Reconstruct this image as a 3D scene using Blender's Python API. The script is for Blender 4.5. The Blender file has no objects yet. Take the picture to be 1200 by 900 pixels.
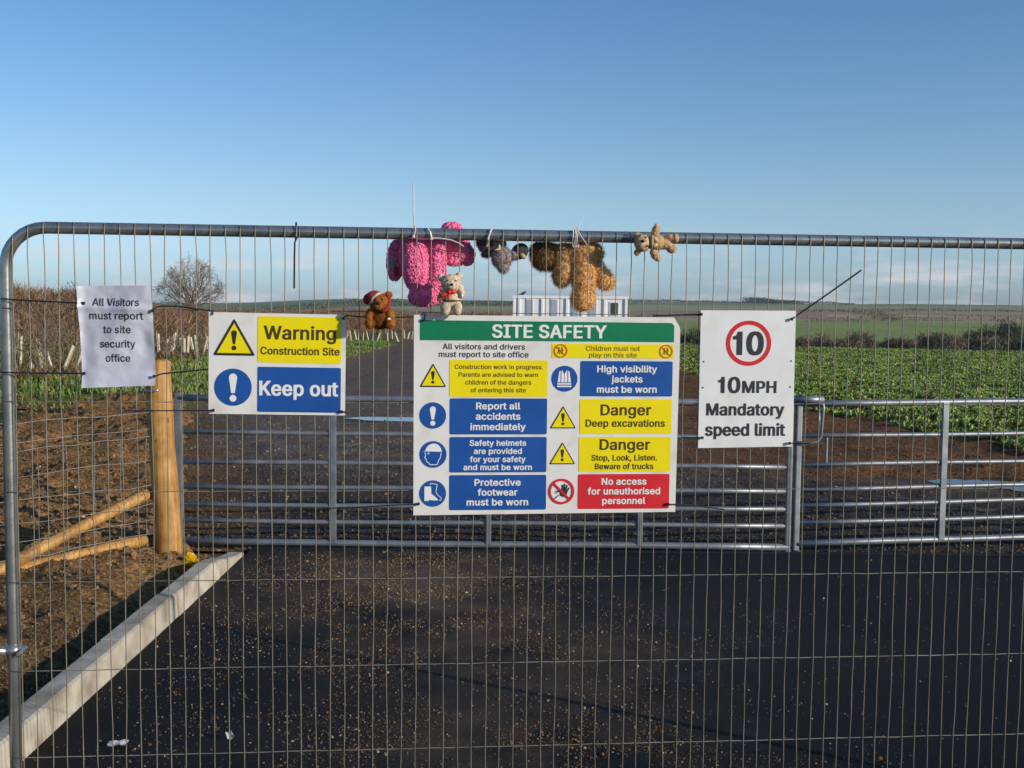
import bpy, bmesh, math, random
import numpy as np
from mathutils import Vector, Matrix, Euler, noise

random.seed(7)
RNG = np.random.default_rng(11)
R = math.radians
S = bpy.context.scene
COL = S.collection

# ------------------------------------------------------------------ camera
F_PX, HOR, ROLL, EYE = 1300.0, 360.0, 0.0095, 1.85
PITCH = math.atan((450 - HOR) / F_PX)
_F = Vector((0, math.cos(PITCH), -math.sin(PITCH)))
_R0 = Vector((1, 0, 0))
_U0 = Vector((0, math.sin(PITCH), math.cos(PITCH)))
_R = math.cos(ROLL) * _R0 + math.sin(ROLL) * _U0
_U = math.cos(ROLL) * _U0 - math.sin(ROLL) * _R0
cd = bpy.data.cameras.new('camera')
cam = bpy.data.objects.new('camera', cd)
COL.objects.link(cam)
cam.matrix_world = Matrix(((_R.x, _U.x, -_F.x, 0), (_R.y, _U.y, -_F.y, 0), (_R.z, _U.z, -_F.z, EYE), (0, 0, 0, 1)))
cd.sensor_width = 36
cd.lens = 36 * F_PX / 1200
cd.clip_end = 12000
cd.clip_start = 0.05
S.camera = cam

# ------------------------------------------------------------------ world and sun
SUN_EL, SUN_AZ = R(16), R(60)          # azimuth: to the right of straight behind the camera
w = bpy.data.worlds.new('World')
S.world = w
w.use_nodes = True
nt = w.node_tree
nt.nodes.clear()
out = nt.nodes.new('ShaderNodeOutputWorld')
bg = nt.nodes.new('ShaderNodeBackground')
sky = nt.nodes.new('ShaderNodeTexSky')
sky.sky_type = 'NISHITA'
sky.sun_disc = False
sky.sun_elevation = SUN_EL
sky.sun_rotation = math.pi - SUN_AZ
sky.air_density = 1.0
sky.dust_density = 0.5
sky.ozone_density = 1.6
bg.inputs['Strength'].default_value = 0.105
tc = nt.nodes.new('ShaderNodeTexCoord')
sep = nt.nodes.new('ShaderNodeSeparateXYZ')
nt.links.new(tc.outputs['Generated'], sep.inputs[0])
mp = nt.nodes.new('ShaderNodeMapping')
mp.inputs['Scale'].default_value = (9.0, 9.0, 42.0)
nt.links.new(tc.outputs['Generated'], mp.inputs[0])
nz = nt.nodes.new('ShaderNodeTexNoise')
nz.inputs['Scale'].default_value = 1.5
nz.inputs['Detail'].default_value = 7
nz.inputs['Roughness'].default_value = 0.55
nt.links.new(mp.outputs[0], nz.inputs['Vector'])
cr = nt.nodes.new('ShaderNodeValToRGB')
cr.color_ramp.elements[0].position = 0.45
cr.color_ramp.elements[1].position = 0.68
nt.links.new(nz.outputs['Fac'], cr.inputs[0])
band = nt.nodes.new('ShaderNodeValToRGB')      # clouds only low over the horizon
e = band.color_ramp.elements
e[0].position = 0.0; e[0].color = (0.75, 0.75, 0.75, 1)
e[1].position = 0.075; e[1].color = (0, 0, 0, 1)
m1 = e.new(0.03); m1.color = (0.7, 0.7, 0.7, 1)
nt.links.new(sep.outputs['Z'], band.inputs[0])
mul = nt.nodes.new('ShaderNodeMath'); mul.operation = 'MULTIPLY'
nt.links.new(cr.outputs[0], mul.inputs[0]); nt.links.new(band.outputs[0], mul.inputs[1])
mix = nt.nodes.new('ShaderNodeMix'); mix.data_type = 'RGBA'
tint = nt.nodes.new('ShaderNodeMix'); tint.data_type = 'RGBA'; tint.blend_type = 'MULTIPLY'
tint.inputs[0].default_value = 1.0
hue = nt.nodes.new('ShaderNodeValToRGB')         # clear winter air: bluer than the model's dusty horizon
he = hue.color_ramp.elements
he[0].position = 0.0; he[0].color = (0.355, 0.50, 0.94, 1)
he[1].position = 1.0; he[1].color = (0.31, 0.50, 0.66, 1)
for p_, c_ in ((0.02, (0.385, 0.56, 1.0)), (0.05, (0.445, 0.59, 0.92)), (0.09, (0.48, 0.585, 0.775)), (0.165, (0.42, 0.56, 0.735)), (0.275, (0.335, 0.525, 0.70))):
    q_ = he.new(p_); q_.color = (*c_, 1)
nt.links.new(sep.outputs['Z'], hue.inputs[0])
dbl = nt.nodes.new('ShaderNodeVectorMath'); dbl.operation = 'SCALE'; dbl.inputs['Scale'].default_value = 2.0
nt.links.new(hue.outputs[0], dbl.inputs[0])
nt.links.new(sky.outputs[0], tint.inputs[6])
nt.links.new(dbl.outputs[0], tint.inputs[7])
nt.links.new(mul.outputs[0], mix.inputs[0])
nt.links.new(tint.outputs[2], mix.inputs[6])
mix.inputs[7].default_value = (7.4, 7.3, 7.6, 1)
nt.links.new(mix.outputs[2], bg.inputs['Color'])
nt.links.new(bg.outputs[0], out.inputs[0])

sl = bpy.data.lights.new('sun', 'SUN')
sl.energy = 4.5
sl.angle = R(0.53)
sl.color = (1.0, 0.89, 0.74)
so = bpy.data.objects.new('sun', sl)
COL.objects.link(so)
sdir = Vector((-math.sin(SUN_AZ) * math.cos(SUN_EL), math.cos(SUN_AZ) * math.cos(SUN_EL), -math.sin(SUN_EL)))
so.rotation_euler = sdir.to_track_quat('-Z', 'Y').to_euler()
so.location = (20, -20, 30)

S.view_settings.view_transform = 'Standard'
S.view_settings.look = 'None'
S.view_settings.exposure = -0.1
S.view_settings.gamma = 1.0
S.view_settings.use_curve_mapping = False

# ------------------------------------------------------------------ layout helpers
def ray(px, py):
    return _F + _R * ((px - 600) / F_PX) - _U * ((py - 450) / F_PX)

def ground_at(px, py, z=0.0):
    d = ray(px, py)
    t = (z - EYE) / d.z
    return Vector((d.x * t, d.y * t, z))

def at_depth(px, py, y):
    d = ray(px, py)
    t = y / d.y
    return Vector((d.x * t, y, EYE + d.z * t))

FD, FTH = 3.904, 0.0886
FE = Vector((math.cos(FTH), math.sin(FTH), 0))     # along the fence
FN = Vector((-math.sin(FTH), math.cos(FTH), 0))    # away from the camera
FO = Vector((0, FD, 0))

def fence_uv(px, py, off=0.0):
    d = ray(px, py)
    o = FO + FN * off - Vector((0, 0, EYE))
    t = o.dot(FN) / d.dot(FN)
    P = Vector((0, 0, EYE)) + d * t
    return (P - FO).dot(FE), P.z

def fence_pt(u, z, off=0.0):
    return FO + FE * u + FN * off + Vector((0, 0, z))

def fence_px(px, py, off=0.0):
    u, z = fence_uv(px, py, off)
    return fence_pt(u, z, off)

# ------------------------------------------------------------------ mesh builder
class MB:
    def __init__(s):
        s.v, s.f, s.c, s.m = [], [], [], []
        s.cur = None; s.mi = 0
    def add(s, vs, fs, col=None):
        n = len(s.v)
        s.v.extend([tuple(p) for p in vs])
        s.f.extend([tuple(i + n for i in f) for f in fs])
        s.m.extend([s.mi] * len(fs))
        c = col or s.cur or (1, 1, 1)
        s.c.extend([c] * len(vs))
        return s
    def tube(s, pts, r, n=8, caps=True, col=None):
        pts = [Vector(p) for p in pts]
        rs = r if isinstance(r, (list, tuple)) else [r] * len(pts)
        vs, fs = [], []
        t0 = (pts[1] - pts[0]).normalized()
        a = Vector((0, 0, 1)) if abs(t0.z) < 0.9 else Vector((1, 0, 0))
        nrm = t0.cross(a).normalized()
        for i, p in enumerate(pts):
            if i == 0: t = t0
            elif i == len(pts) - 1: t = (pts[-1] - pts[-2]).normalized()
            else:
                t = ((pts[i + 1] - p).normalized() + (p - pts[i - 1]).normalized())
                t = t.normalized() if t.length > 1e-6 else t0
            nrm = (nrm - t * nrm.dot(t)).normalized()
            b = t.cross(nrm)
            for k in range(n):
                q = 2 * math.pi * k / n
                vs.append(p + (nrm * math.cos(q) + b * math.sin(q)) * rs[i])
        for i in range(len(pts) - 1):
            for k in range(n):
                k2 = (k + 1) % n
                fs.append((i * n + k, i * n + k2, (i + 1) * n + k2, (i + 1) * n + k))
        if caps:
            fs.append(tuple(range(n - 1, -1, -1)))
            fs.append(tuple((len(pts) - 1) * n + k for k in range(n)))
        return s.add(vs, fs, col)
    def box(s, c, size, rot=None, bevel=0.0, col=None):
        x, y, z = size[0] / 2, size[1] / 2, size[2] / 2
        rot = rot or Matrix.Identity(3)
        if bevel <= 0:
            vs = [Vector((i * x, j * y, k * z)) for i in (-1, 1) for j in (-1, 1) for k in (-1, 1)]
            fs = [(0, 1, 3, 2), (4, 6, 7, 5), (0, 4, 5, 1), (2, 3, 7, 6), (0, 2, 6, 4), (1, 5, 7, 3)]
        else:
            bm = bmesh.new(); bmesh.ops.create_cube(bm, size=1)
            for v in bm.verts: v.co = Vector((v.co.x * 2 * x, v.co.y * 2 * y, v.co.z * 2 * z))
            bmesh.ops.bevel(bm, geom=bm.edges[:], offset=bevel, segments=2, affect='EDGES', profile=0.6)
            bm.verts.index_update()
            vs = [v.co.copy() for v in bm.verts]; fs = [tuple(v.index for v in f.verts) for f in bm.faces]
            bm.free()
        c = Vector(c)
        return s.add([c + rot @ v for v in vs], fs, col)
    def ell(s, c, r, rot=None, seg=16, rings=10, col=None):
        rot = rot or Matrix.Identity(3)
        c = Vector(c); vs, fs = [], []
        vs.append(c + rot @ Vector((0, 0, r[2])))
        for i in range(1, rings):
            th = math.pi * i / rings
            for k in range(seg):
                ph = 2 * math.pi * k / seg
                vs.append(c + rot @ Vector((r[0] * math.sin(th) * math.cos(ph), r[1] * math.sin(th) * math.sin(ph), r[2] * math.cos(th))))
        vs.append(c + rot @ Vector((0, 0, -r[2])))
        L = len(vs) - 1
        for k in range(seg):
            k2 = (k + 1) % seg
            fs.append((0, 1 + k, 1 + k2))
            fs.append((L, L - seg + k2, L - seg + k))
            for i in range(rings - 2):
                a, b = 1 + i * seg, 1 + (i + 1) * seg
                fs.append((a + k, b + k, b + k2, a + k2))
        return s.add(vs, fs, col)
    def build(s, name, mats, parent=None, smooth=False, origin=None, link=True):
        o0 = Vector(origin) if origin is not None else Vector((0, 0, 0))
        if parent is not None and origin is None and parent.get('world_space'):
            o0 = Vector(parent.location)
        me = bpy.data.meshes.new(name)
        vs = np.array(s.v, dtype=np.float64).reshape(-1, 3) - np.array(o0)
        me.from_pydata(vs.tolist(), [], s.f)
        if not isinstance(mats, (list, tuple)): mats = [mats]
        for m in mats: me.materials.append(m)
        if len(mats) > 1: me.polygons.foreach_set('material_index', s.m)
        at = me.color_attributes.new('Col', 'FLOAT_COLOR', 'POINT')
        ca = np.ones((len(s.c), 4)); ca[:, :3] = np.array(s.c, dtype=np.float64).reshape(-1, 3)
        at.data.foreach_set('color', ca.ravel())
        if smooth: me.polygons.foreach_set('use_smooth', [True] * len(me.polygons))
        me.update()
        o = bpy.data.objects.new(name, me)
        if link: COL.objects.link(o)
        if parent is not None: o.parent = parent
        elif origin is not None: o.location = o0
        return o

def np_build(name, V, Fc, mat, colors=None, parent=None, smooth=False, origin=None):
    m = MB(); m.v = V.tolist() if hasattr(V, 'tolist') else V
    m.f = Fc.tolist() if hasattr(Fc, 'tolist') else Fc
    m.m = [0] * len(m.f)
    m.c = colors.tolist() if colors is not None else [(1, 1, 1)] * len(m.v)
    return m.build(name, mat, parent, smooth, origin)

def tag(o, label=None, cat=None, group=None, kind=None):
    if label: o['label'] = label
    if cat: o['category'] = cat
    if group: o['group'] = group
    if kind: o['kind'] = kind
    return o

def thing(name, label, cat, loc=(0, 0, 0), rot=(0, 0, 0), group=None, world=True):
    o = bpy.data.objects.new(name, None)
    o.empty_display_size = 0.1
    COL.objects.link(o)
    o.location = loc; o.rotation_euler = rot
    if world: o['world_space'] = 1
    return tag(o, label, cat, group)

# ------------------------------------------------------------------ materials
def mat(name, c1, c2=None, rough=0.6, metal=0.0, scale=20.0, detail=5, bump=0.0, bscale=None, attr=False, spec=0.5, contrast=(0.35, 0.65), coat=0.0, bdist=0.01, stain=None):
    m = bpy.data.materials.new(name); m.use_nodes = True
    n = m.node_tree; b = n.nodes['Principled BSDF']
    b.inputs['Roughness'].default_value = rough
    b.inputs['Metallic'].default_value = metal
    b.inputs['Specular IOR Level'].default_value = spec
    b.inputs['Coat Weight'].default_value = coat
    t = n.nodes.new('ShaderNodeTexCoord')
    nz = n.nodes.new('ShaderNodeTexNoise')
    nz.inputs['Scale'].default_value = scale; nz.inputs['Detail'].default_value = detail
    n.links.new(t.outputs['Object'], nz.inputs['Vector'])
    r = n.nodes.new('ShaderNodeValToRGB')
    r.color_ramp.elements[0].position, r.color_ramp.elements[1].position = contrast
    r.color_ramp.elements[0].color = (*c1, 1); r.color_ramp.elements[1].color = (*(c2 or c1), 1)
    n.links.new(nz.outputs['Fac'], r.inputs[0])
    src = r.outputs[0]
    if attr:
        a = n.nodes.new('ShaderNodeAttribute'); a.attribute_name = 'Col'
        mx = n.nodes.new('ShaderNodeMix'); mx.data_type = 'RGBA'; mx.blend_type = 'MULTIPLY'; mx.inputs[0].default_value = 1
        n.links.new(src, mx.inputs[6]); n.links.new(a.outputs['Color'], mx.inputs[7])
        src = mx.outputs[2]
    if stain:
        n2 = n.nodes.new('ShaderNodeTexNoise'); n2.inputs['Scale'].default_value = stain[0]; n2.inputs['Detail'].default_value = 8
        n.links.new(t.outputs['Object'], n2.inputs['Vector'])
        r2 = n.nodes.new('ShaderNodeValToRGB')
        r2.color_ramp.elements[0].position = stain[1]; r2.color_ramp.elements[1].position = stain[2]
        r2.color_ramp.elements[0].color = (0, 0, 0, 1); r2.color_ramp.elements[1].color = (stain[4],) * 3 + (1,)
        n.links.new(n2.outputs['Fac'], r2.inputs[0])
        mx = n.nodes.new('ShaderNodeMix'); mx.data_type = 'RGBA'
        n.links.new(r2.outputs[0], mx.inputs[0]); n.links.new(src, mx.inputs[6]); mx.inputs[7].default_value = (*stain[3], 1)
        src = mx.outputs[2]
    n.links.new(src, b.inputs['Base Color'])
    if bump > 0:
        n3 = n.nodes.new('ShaderNodeTexNoise'); n3.inputs['Scale'].default_value = bscale or scale; n3.inputs['Detail'].default_value = 6
        n.links.new(t.outputs['Object'], n3.inputs['Vector'])
        bp = n.nodes.new('ShaderNodeBump'); bp.inputs['Strength'].default_value = bump; bp.inputs['Distance'].default_value = bdist
        n.links.new(n3.outputs['Fac'], bp.inputs['Height']); n.links.new(bp.outputs[0], b.inputs['Normal'])
    return m

M = {}
M['galv'] = mat('galvanised_tube', (0.26, 0.27, 0.268), (0.41, 0.42, 0.415), 0.27, 0.72, 14, bump=0.06, bscale=60, contrast=(0.3, 0.7))
M['gate'] = mat('galvanised_gate', (0.19, 0.21, 0.23), (0.30, 0.315, 0.335), 0.45, 0.55, 9, bump=0.05, bscale=40)
M['wire'] = mat('weathered_wire', (0.17, 0.155, 0.12), (0.28, 0.255, 0.20), 0.5, 0.3, 9)
M['stockwire'] = mat('stock_wire', (0.24, 0.23, 0.20), (0.36, 0.35, 0.31), 0.45, 0.5, 9)
M['white'] = mat('sign_white', (0.70, 0.68, 0.655), (0.76, 0.74, 0.715), 0.42, 0, 6, stain=(9, 0.52, 0.78, (0.42, 0.38, 0.31), 0.5))
M['alu'] = mat('sign_white_composite', (0.70, 0.70, 0.70), (0.77, 0.77, 0.77), 0.33, 0.0, 5, stain=(7, 0.52, 0.78, (0.45, 0.42, 0.37), 0.45), spec=0.6)
M['edge'] = mat('sign_edge', (0.6, 0.6, 0.6), rough=0.5)
M['yellow'] = mat('sign_yellow', (0.80, 0.66, 0.004), (0.84, 0.69, 0.006), 0.45, 0, 8, spec=0.22)
M['blue'] = mat('sign_blue', (0.012, 0.075, 0.30), (0.016, 0.088, 0.34), 0.45, 0, 8, spec=0.22)
M['green'] = mat('sign_green', (0.006, 0.17, 0.075), (0.008, 0.195, 0.088), 0.45, 0, 8, spec=0.22)
M['red'] = mat('sign_red', (0.58, 0.02, 0.03), (0.64, 0.028, 0.036), 0.45, 0, 8, spec=0.22)
M['orange'] = mat('sign_orange', (0.62, 0.12, 0.02), rough=0.4)
M['ink'] = mat('sign_ink', (0.028, 0.026, 0.028), rough=0.4)
M['brownink'] = mat('faded_ink', (0.17, 0.11, 0.01), rough=0.4)
M['oliveink'] = mat('dark_ink_on_yellow', (0.07, 0.045, 0.008), rough=0.4)
M['wink'] = mat('sign_white_ink', (0.78, 0.77, 0.76), rough=0.4)
M['paper'] = mat('paper_in_sleeve', (0.43, 0.44, 0.525), (0.50, 0.51, 0.59), 0.33, 0, 8, spec=0.6)
M['black'] = mat('black_plastic', (0.012, 0.012, 0.014), (0.02, 0.02, 0.022), 0.4)
M['whitetie'] = mat('white_plastic_tie', (0.66, 0.64, 0.62), rough=0.4)
M['wood'] = mat('peeled_softwood', (0.40, 0.195, 0.042), (0.56, 0.32, 0.095), 0.62, 0, 7, bump=0.25, bscale=30, stain=(6, 0.52, 0.72, (0.20, 0.095, 0.03), 0.7))
_n = M['wood'].node_tree; _b = _n.nodes['Principled BSDF']           # long grain and drying cracks up the timber
_c = _n.nodes.new('ShaderNodeTexCoord'); _m = _n.nodes.new('ShaderNodeMapping'); _m.inputs['Scale'].default_value = (55, 55, 2.2)
_z = _n.nodes.new('ShaderNodeTexNoise'); _z.inputs['Scale'].default_value = 1.0; _z.inputs['Detail'].default_value = 5
_r = _n.nodes.new('ShaderNodeValToRGB'); _r.color_ramp.elements[0].position = .33; _r.color_ramp.elements[1].position = .6
_r.color_ramp.elements[0].color = (.45, .38, .30, 1); _r.color_ramp.elements[1].color = (1.05, 1.03, 1.0, 1)
_x = _n.nodes.new('ShaderNodeMix'); _x.data_type = 'RGBA'; _x.blend_type = 'MULTIPLY'; _x.inputs[0].default_value = .75
_src = _b.inputs['Base Color'].links[0].from_socket
_n.links.new(_c.outputs['Object'], _m.inputs[0]); _n.links.new(_m.outputs[0], _z.inputs['Vector']); _n.links.new(_z.outputs['Fac'], _r.inputs[0])
_n.links.new(_src, _x.inputs[6]); _n.links.new(_r.outputs[0], _x.inputs[7]); _n.links.new(_x.outputs[2], _b.inputs['Base Color'])
M['kerb'] = mat('kerb_concrete', (0.42, 0.365, 0.285), (0.55, 0.49, 0.39), 0.8, 0, 9, bump=0.35, bscale=70, bdist=0.004, stain=(5, 0.44, 0.70, (0.22, 0.165, 0.11), 0.8))
M['asphalt'] = mat('fresh_asphalt', (0.6, 0.6, 0.6), (1.35, 1.35, 1.35), 0.75, 0, 90, 6, bump=0.5, bscale=160, attr=True, bdist=0.006, spec=0.2)
M['soil'] = mat('brown_soil', (0.5, 0.5, 0.5), (1.5, 1.45, 1.4), 0.95, 0, 22, 8, bump=0.9, bscale=45, attr=True, bdist=0.03, spec=0.15)
M['ground'] = mat('ground_cover', (0.7, 0.7, 0.7), (1.3, 1.3, 1.3), 0.95, 0, 0.9, 8, bump=0.3, bscale=3, attr=True, spec=0.1, bdist=0.05)
M['stone'] = mat('gravel_stone', (0.75, 0.75, 0.75), (1.2, 1.2, 1.2), 0.8, 0, 60, attr=True, spec=0.3)
M['leaf'] = mat('leaf_green', (0.62, 0.66, 0.66), (1.15, 1.12, 1.1), 0.5, 0, 0.7, attr=True, spec=0.35)
M['grass'] = mat('grass_blade', (0.75, 0.75, 0.75), (1.25, 1.25, 1.25), 0.6, 0, 3, attr=True, spec=0.25)
M['twig'] = mat('bare_twig', (0.75, 0.75, 0.75), (1.25, 1.25, 1.25), 0.8, 0, 2, attr=True, spec=0.2)
M['bark'] = mat('tree_bark', (0.16, 0.125, 0.085), (0.25, 0.195, 0.13), 0.85, 0, 5, bump=0.3)
M['guard'] = mat('tree_guard_plastic', (0.46, 0.42, 0.32), (0.66, 0.62, 0.51), 0.5, 0, 3)
M['stake'] = mat('stake_wood', (0.36, 0.27, 0.15), (0.45, 0.35, 0.2), 0.8)
M['cabin'] = mat('cabin_white', (0.74, 0.74, 0.75), (0.8, 0.8, 0.8), 0.5, 0, 1)
M['cabin_grey'] = mat('cabin_grey_panel', (0.30, 0.35, 0.43), (0.36, 0.41, 0.49), 0.45, 0, 1)
M['glass'] = mat('dark_glass', (0.03, 0.05, 0.055), (0.05, 0.07, 0.07), 0.12)
M['plush'] = mat('plush_pile', (0.72, 0.72, 0.72), (1.2, 1.2, 1.2), 0.95, 0, 90, attr=True, spec=0.08, bump=0.4, bscale=260, bdist=0.003)
M['nose'] = mat('toy_nose', (0.02, 0.015, 0.012), rough=0.3)
M['ribbon'] = mat('red_ribbon', (0.55, 0.02, 0.02), (0.66, 0.04, 0.03), 0.5, 0, 40)
M['yplastic'] = mat('yellow_plastic', (0.72, 0.42, 0.01), (0.78, 0.5, 0.02), 0.4, 0, 10)
M['litter'] = mat('litter_white', (0.38, 0.38, 0.40), (0.5, 0.5, 0.52), 0.6, 0, 30)
M['bird'] = mat('bird_feathers', (0.015, 0.015, 0.018), rough=0.6)
mw = bpy.data.materials.new('puddle_water'); mw.use_nodes = True
_b = mw.node_tree.nodes['Principled BSDF']
_b.inputs['Base Color'].default_value = (0.02, 0.018, 0.016, 1); _b.inputs['Roughness'].default_value = 0.03
_b.inputs['IOR'].default_value = 1.6
_n = mw.node_tree.nodes.new('ShaderNodeTexNoise'); _n.inputs['Scale'].default_value = 9
_bp = mw.node_tree.nodes.new('ShaderNodeBump'); _bp.inputs['Strength'].default_value = 0.06; _bp.inputs['Distance'].default_value = 0.01
mw.node_tree.links.new(_n.outputs['Fac'], _bp.inputs['Height']); mw.node_tree.links.new(_bp.outputs[0], _b.inputs['Normal'])
M['water'] = mw

# ------------------------------------------------------------------ terrain
def fr(x, y, s=1.0, o=4, z=0.0):
    return noise.fractal((x * s, y * s, z), 0.9, 2.1, o)

def sstep(a, b, x):
    t = min(1, max(0, (x - a) / (b - a))); return t * t * (3 - 2 * t)   # b < a gives a falling step

_pr = ([0, 57, 63, 85, 160, 300, 420, 700, 1100, 1600, 2000, 3000, 9000], [0, 0, -0.45, -1.7, -3.7, -4.0, -3.6, -1.2, 3.4, 10.8, 12.0, 0, -60])
def ter_z(x, y):
    d = math.hypot(x, y)
    z = float(np.interp(d, *_pr))
    if d > 57 and y > 0:
        k = x / max(y, 1e-3)
        flat = 1 - sstep(0.105, 0.15, k)
        if d < 400: z = z * (1 - flat) + flat * float(np.interp(d, [0, 115, 400], [0, 0, -2.6]))
        if d > 300: z -= 9 * sstep(0.12, 0.3, -k) * sstep(300, 900, d)
        if d > 300: z += fr(x * 0.003, y * 0.003, 1, 3, 5) * min(1, (d - 300) / 600) * 2.2
    return z

GREEN1, GREEN2, GREEN3 = (0.25, 0.29, 0.085), (0.30, 0.31, 0.14), (0.15, 0.20, 0.09)
PLOUGH, STUBBLE, TRACKC = (0.34, 0.22, 0.16), (0.44, 0.32, 0.205), (0.105, 0.084, 0.064)
def field_col(x, y):
    d = math.hypot(x, y); k = x / max(y, 1e-3)
    if y < 0 or d < 57:
        if x > 5.2: return (0.075, 0.055, 0.03)
        if x < -5.6: return (0.06, 0.085, 0.022)
        return TRACKC
    wv = 1 + 0.22 * noise.noise((k * 7, 3.3, d * 0.0015)) + 0.08 * (k - 0.2)
    if d < 110 and k < 0.1: return (0.16, 0.12, 0.07)
    if k < 0.105:
        bands = [(130, (0.17, 0.13, 0.075)), (330, (0.22, 0.16, 0.10)), (480, GREEN2), (820, PLOUGH), (1150, GREEN2), (9e9, GREEN3)]
    elif k < 0.27 + 0.03 * math.sin(d * .004):
        bands = [(75, GREEN3), (200, (0.05, 0.05, 0.022)), (430, GREEN1), (500, (0.32, 0.32, 0.14)), (760, PLOUGH), (800, (0.25, 0.19, 0.12)), (1250, (0.31, 0.30, 0.15)), (9e9, GREEN3)]
    else:
        bands = [(75, GREEN3), (200, (0.05, 0.05, 0.022)), (470, (0.25, 0.30, 0.085)), (540, (0.34, 0.31, 0.15)), (690, STUBBLE), (780, PLOUGH), (960, GREEN2), (1080, PLOUGH), (1350, (0.27, 0.28, 0.13)), (9e9, GREEN3)]
    for r_, c in bands:
        if d < r_ * wv: return c
    return GREEN3

rad = [0, 1.5, 3, 4.5, 6, 7.5, 9, 11, 13, 15, 18, 21, 24, 27, 30, 34, 38, 42, 46, 50, 54, 57, 60, 63, 68, 74, 80, 88, 96, 105, 115, 125, 140, 155, 170, 185, 200, 220, 240, 265, 290, 320, 350, 380, 405, 420, 435, 450, 465, 480, 495, 510, 530, 550, 575, 600, 640, 680, 720, 750, 780, 810, 850, 900, 950, 1000, 1060, 1120, 1180, 1240, 1300, 1360, 1430, 1500, 1600, 1700, 1800, 2000, 2400, 3000]
ang = list(np.radians(np.concatenate([np.arange(-180, -32, 6.0), np.arange(-32, 32, 0.5), np.arange(32, 180, 6.0)])))
m = MB(); nA = len(ang); vs, fs, cs = [], [], []
for d in rad:
    for a in ang:
        x, y = d * math.sin(a), d * math.cos(a)
        z = ter_z(x, y) - (0.06 if d < 60 else 0.0)
        if d > 30: z += 0.03 * fr(x, y, 0.2, 3)
        vs.append((x, y, z)); c = field_col(x, y)
        j = 1 + 0.18 * fr(x, y, 0.03 if d > 100 else 0.5, 4, 2)
        cs.append(tuple(max(0.005, q * j) for q in c))
for i in range(len(rad) - 1):
    for k in range(nA):
        k2 = (k + 1) % nA
        fs.append((i * nA + k, i * nA + k2, (i + 1) * nA + k2, (i + 1) * nA + k) if i else (i * nA + k, (i + 1) * nA + k2, (i + 1) * nA + k))
m.v, m.f, m.c, m.m = vs, fs, cs, [0] * len(fs)
tag(m.build('ground', M['ground'], smooth=True), kind='structure')

def grid(name, xs, ys, zf, cf, material, kind='structure', smooth=True):
    nx, ny = len(xs), len(ys)
    V = [(x, y, zf(x, y)) for y in ys for x in xs]
    C = np.array([cf(x, y) for y in ys for x in xs])
    F = [(j * nx + i, j * nx + i + 1, (j + 1) * nx + i + 1, (j + 1) * nx + i) for j in range(ny - 1) for i in range(nx - 1)]
    o = np_build(name, V, F, material, C, smooth=smooth)
    return tag(o, kind=kind)

KX = -1.965            # road-side face of the kerb
ASPH_Y = 8.33
# asphalt entrance apron
def asph_col(x, y):
    g = 0.0058
    # brown grit trodden over the surface in a drifting patch
    d1 = math.exp(-(((x + 0.75) / 0.95) ** 2 + ((y - 7.5) / 1.0) ** 2))
    d2 = math.exp(-(((x - 0.1) / 1.0) ** 2 + ((y - 5.9) / 0.8) ** 2)) * 0.55
    d3 = math.exp(-(((x - 0.1) / 0.7) ** 2 + ((y - 4.5) / 0.5) ** 2)) * 0.6
    n_ = 0.45 + 0.9 * fr(x, y, 1.3, 5, 1) + 0.7 * fr(x, y, 5.0, 4, 12)
    k = min(1, max(0, (d1 + d2 + d3) * (n_ + 0.25)))
    b = 0.85 + 0.35 * fr(x, y, 0.6, 3, 8)
    k = min(1, k + max(0, 0.05 + 0.10 * fr(x, y, 0.8, 5, 17)) * (1 - sstep(0.5, 3.0, x) * .7)); b *= 1 + 0.3 * fr(x * 0.25, y, 5.0, 3, 6)
    return (g * b * (1 - k) + 0.105 * k, g * b * (1 - k) + 0.071 * k, g * 1.12 * b * (1 - k) + 0.043 * k)
def asph_z(x, y):
    return 0.004 * fr(x, y, 0.9, 3, 4)
xs = list(np.arange(KX, 6.2, 0.06)) + [6.6, 7.2, 8.2, 10, 13, 18]
ys = [-6, -3, 0, 2, 3] + list(np.arange(3.3, ASPH_Y, 0.06)) + [ASPH_Y]
grid('asphalt_road', xs, ys, asph_z, asph_col, M['asphalt'])
m = MB()                                     # the cut lip along the far edge of the surfacing
pts = [KX + 0.02 + 0.25 * i for i in range(80)]
vs = []
for x in pts:
    z0 = asph_z(x, ASPH_Y); j = 0.012 * fr(x, 0, 3, 3)
    vs += [(x, ASPH_Y - 0.03, z0 + 0.003), (x, ASPH_Y + 0.02 + j, z0 + 0.012), (x, ASPH_Y + 0.06 + j, -0.06)]
fs = []
for i in range(len(pts) - 1):
    for k in range(2): fs.append((i * 3 + k, (i + 1) * 3 + k, (i + 1) * 3 + k + 1, i * 3 + k + 1))
m.add(vs, fs, (0.022, 0.024, 0.030))
tag(m.build('asphalt_edge', M['asphalt'], smooth=True), kind='structure')

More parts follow.
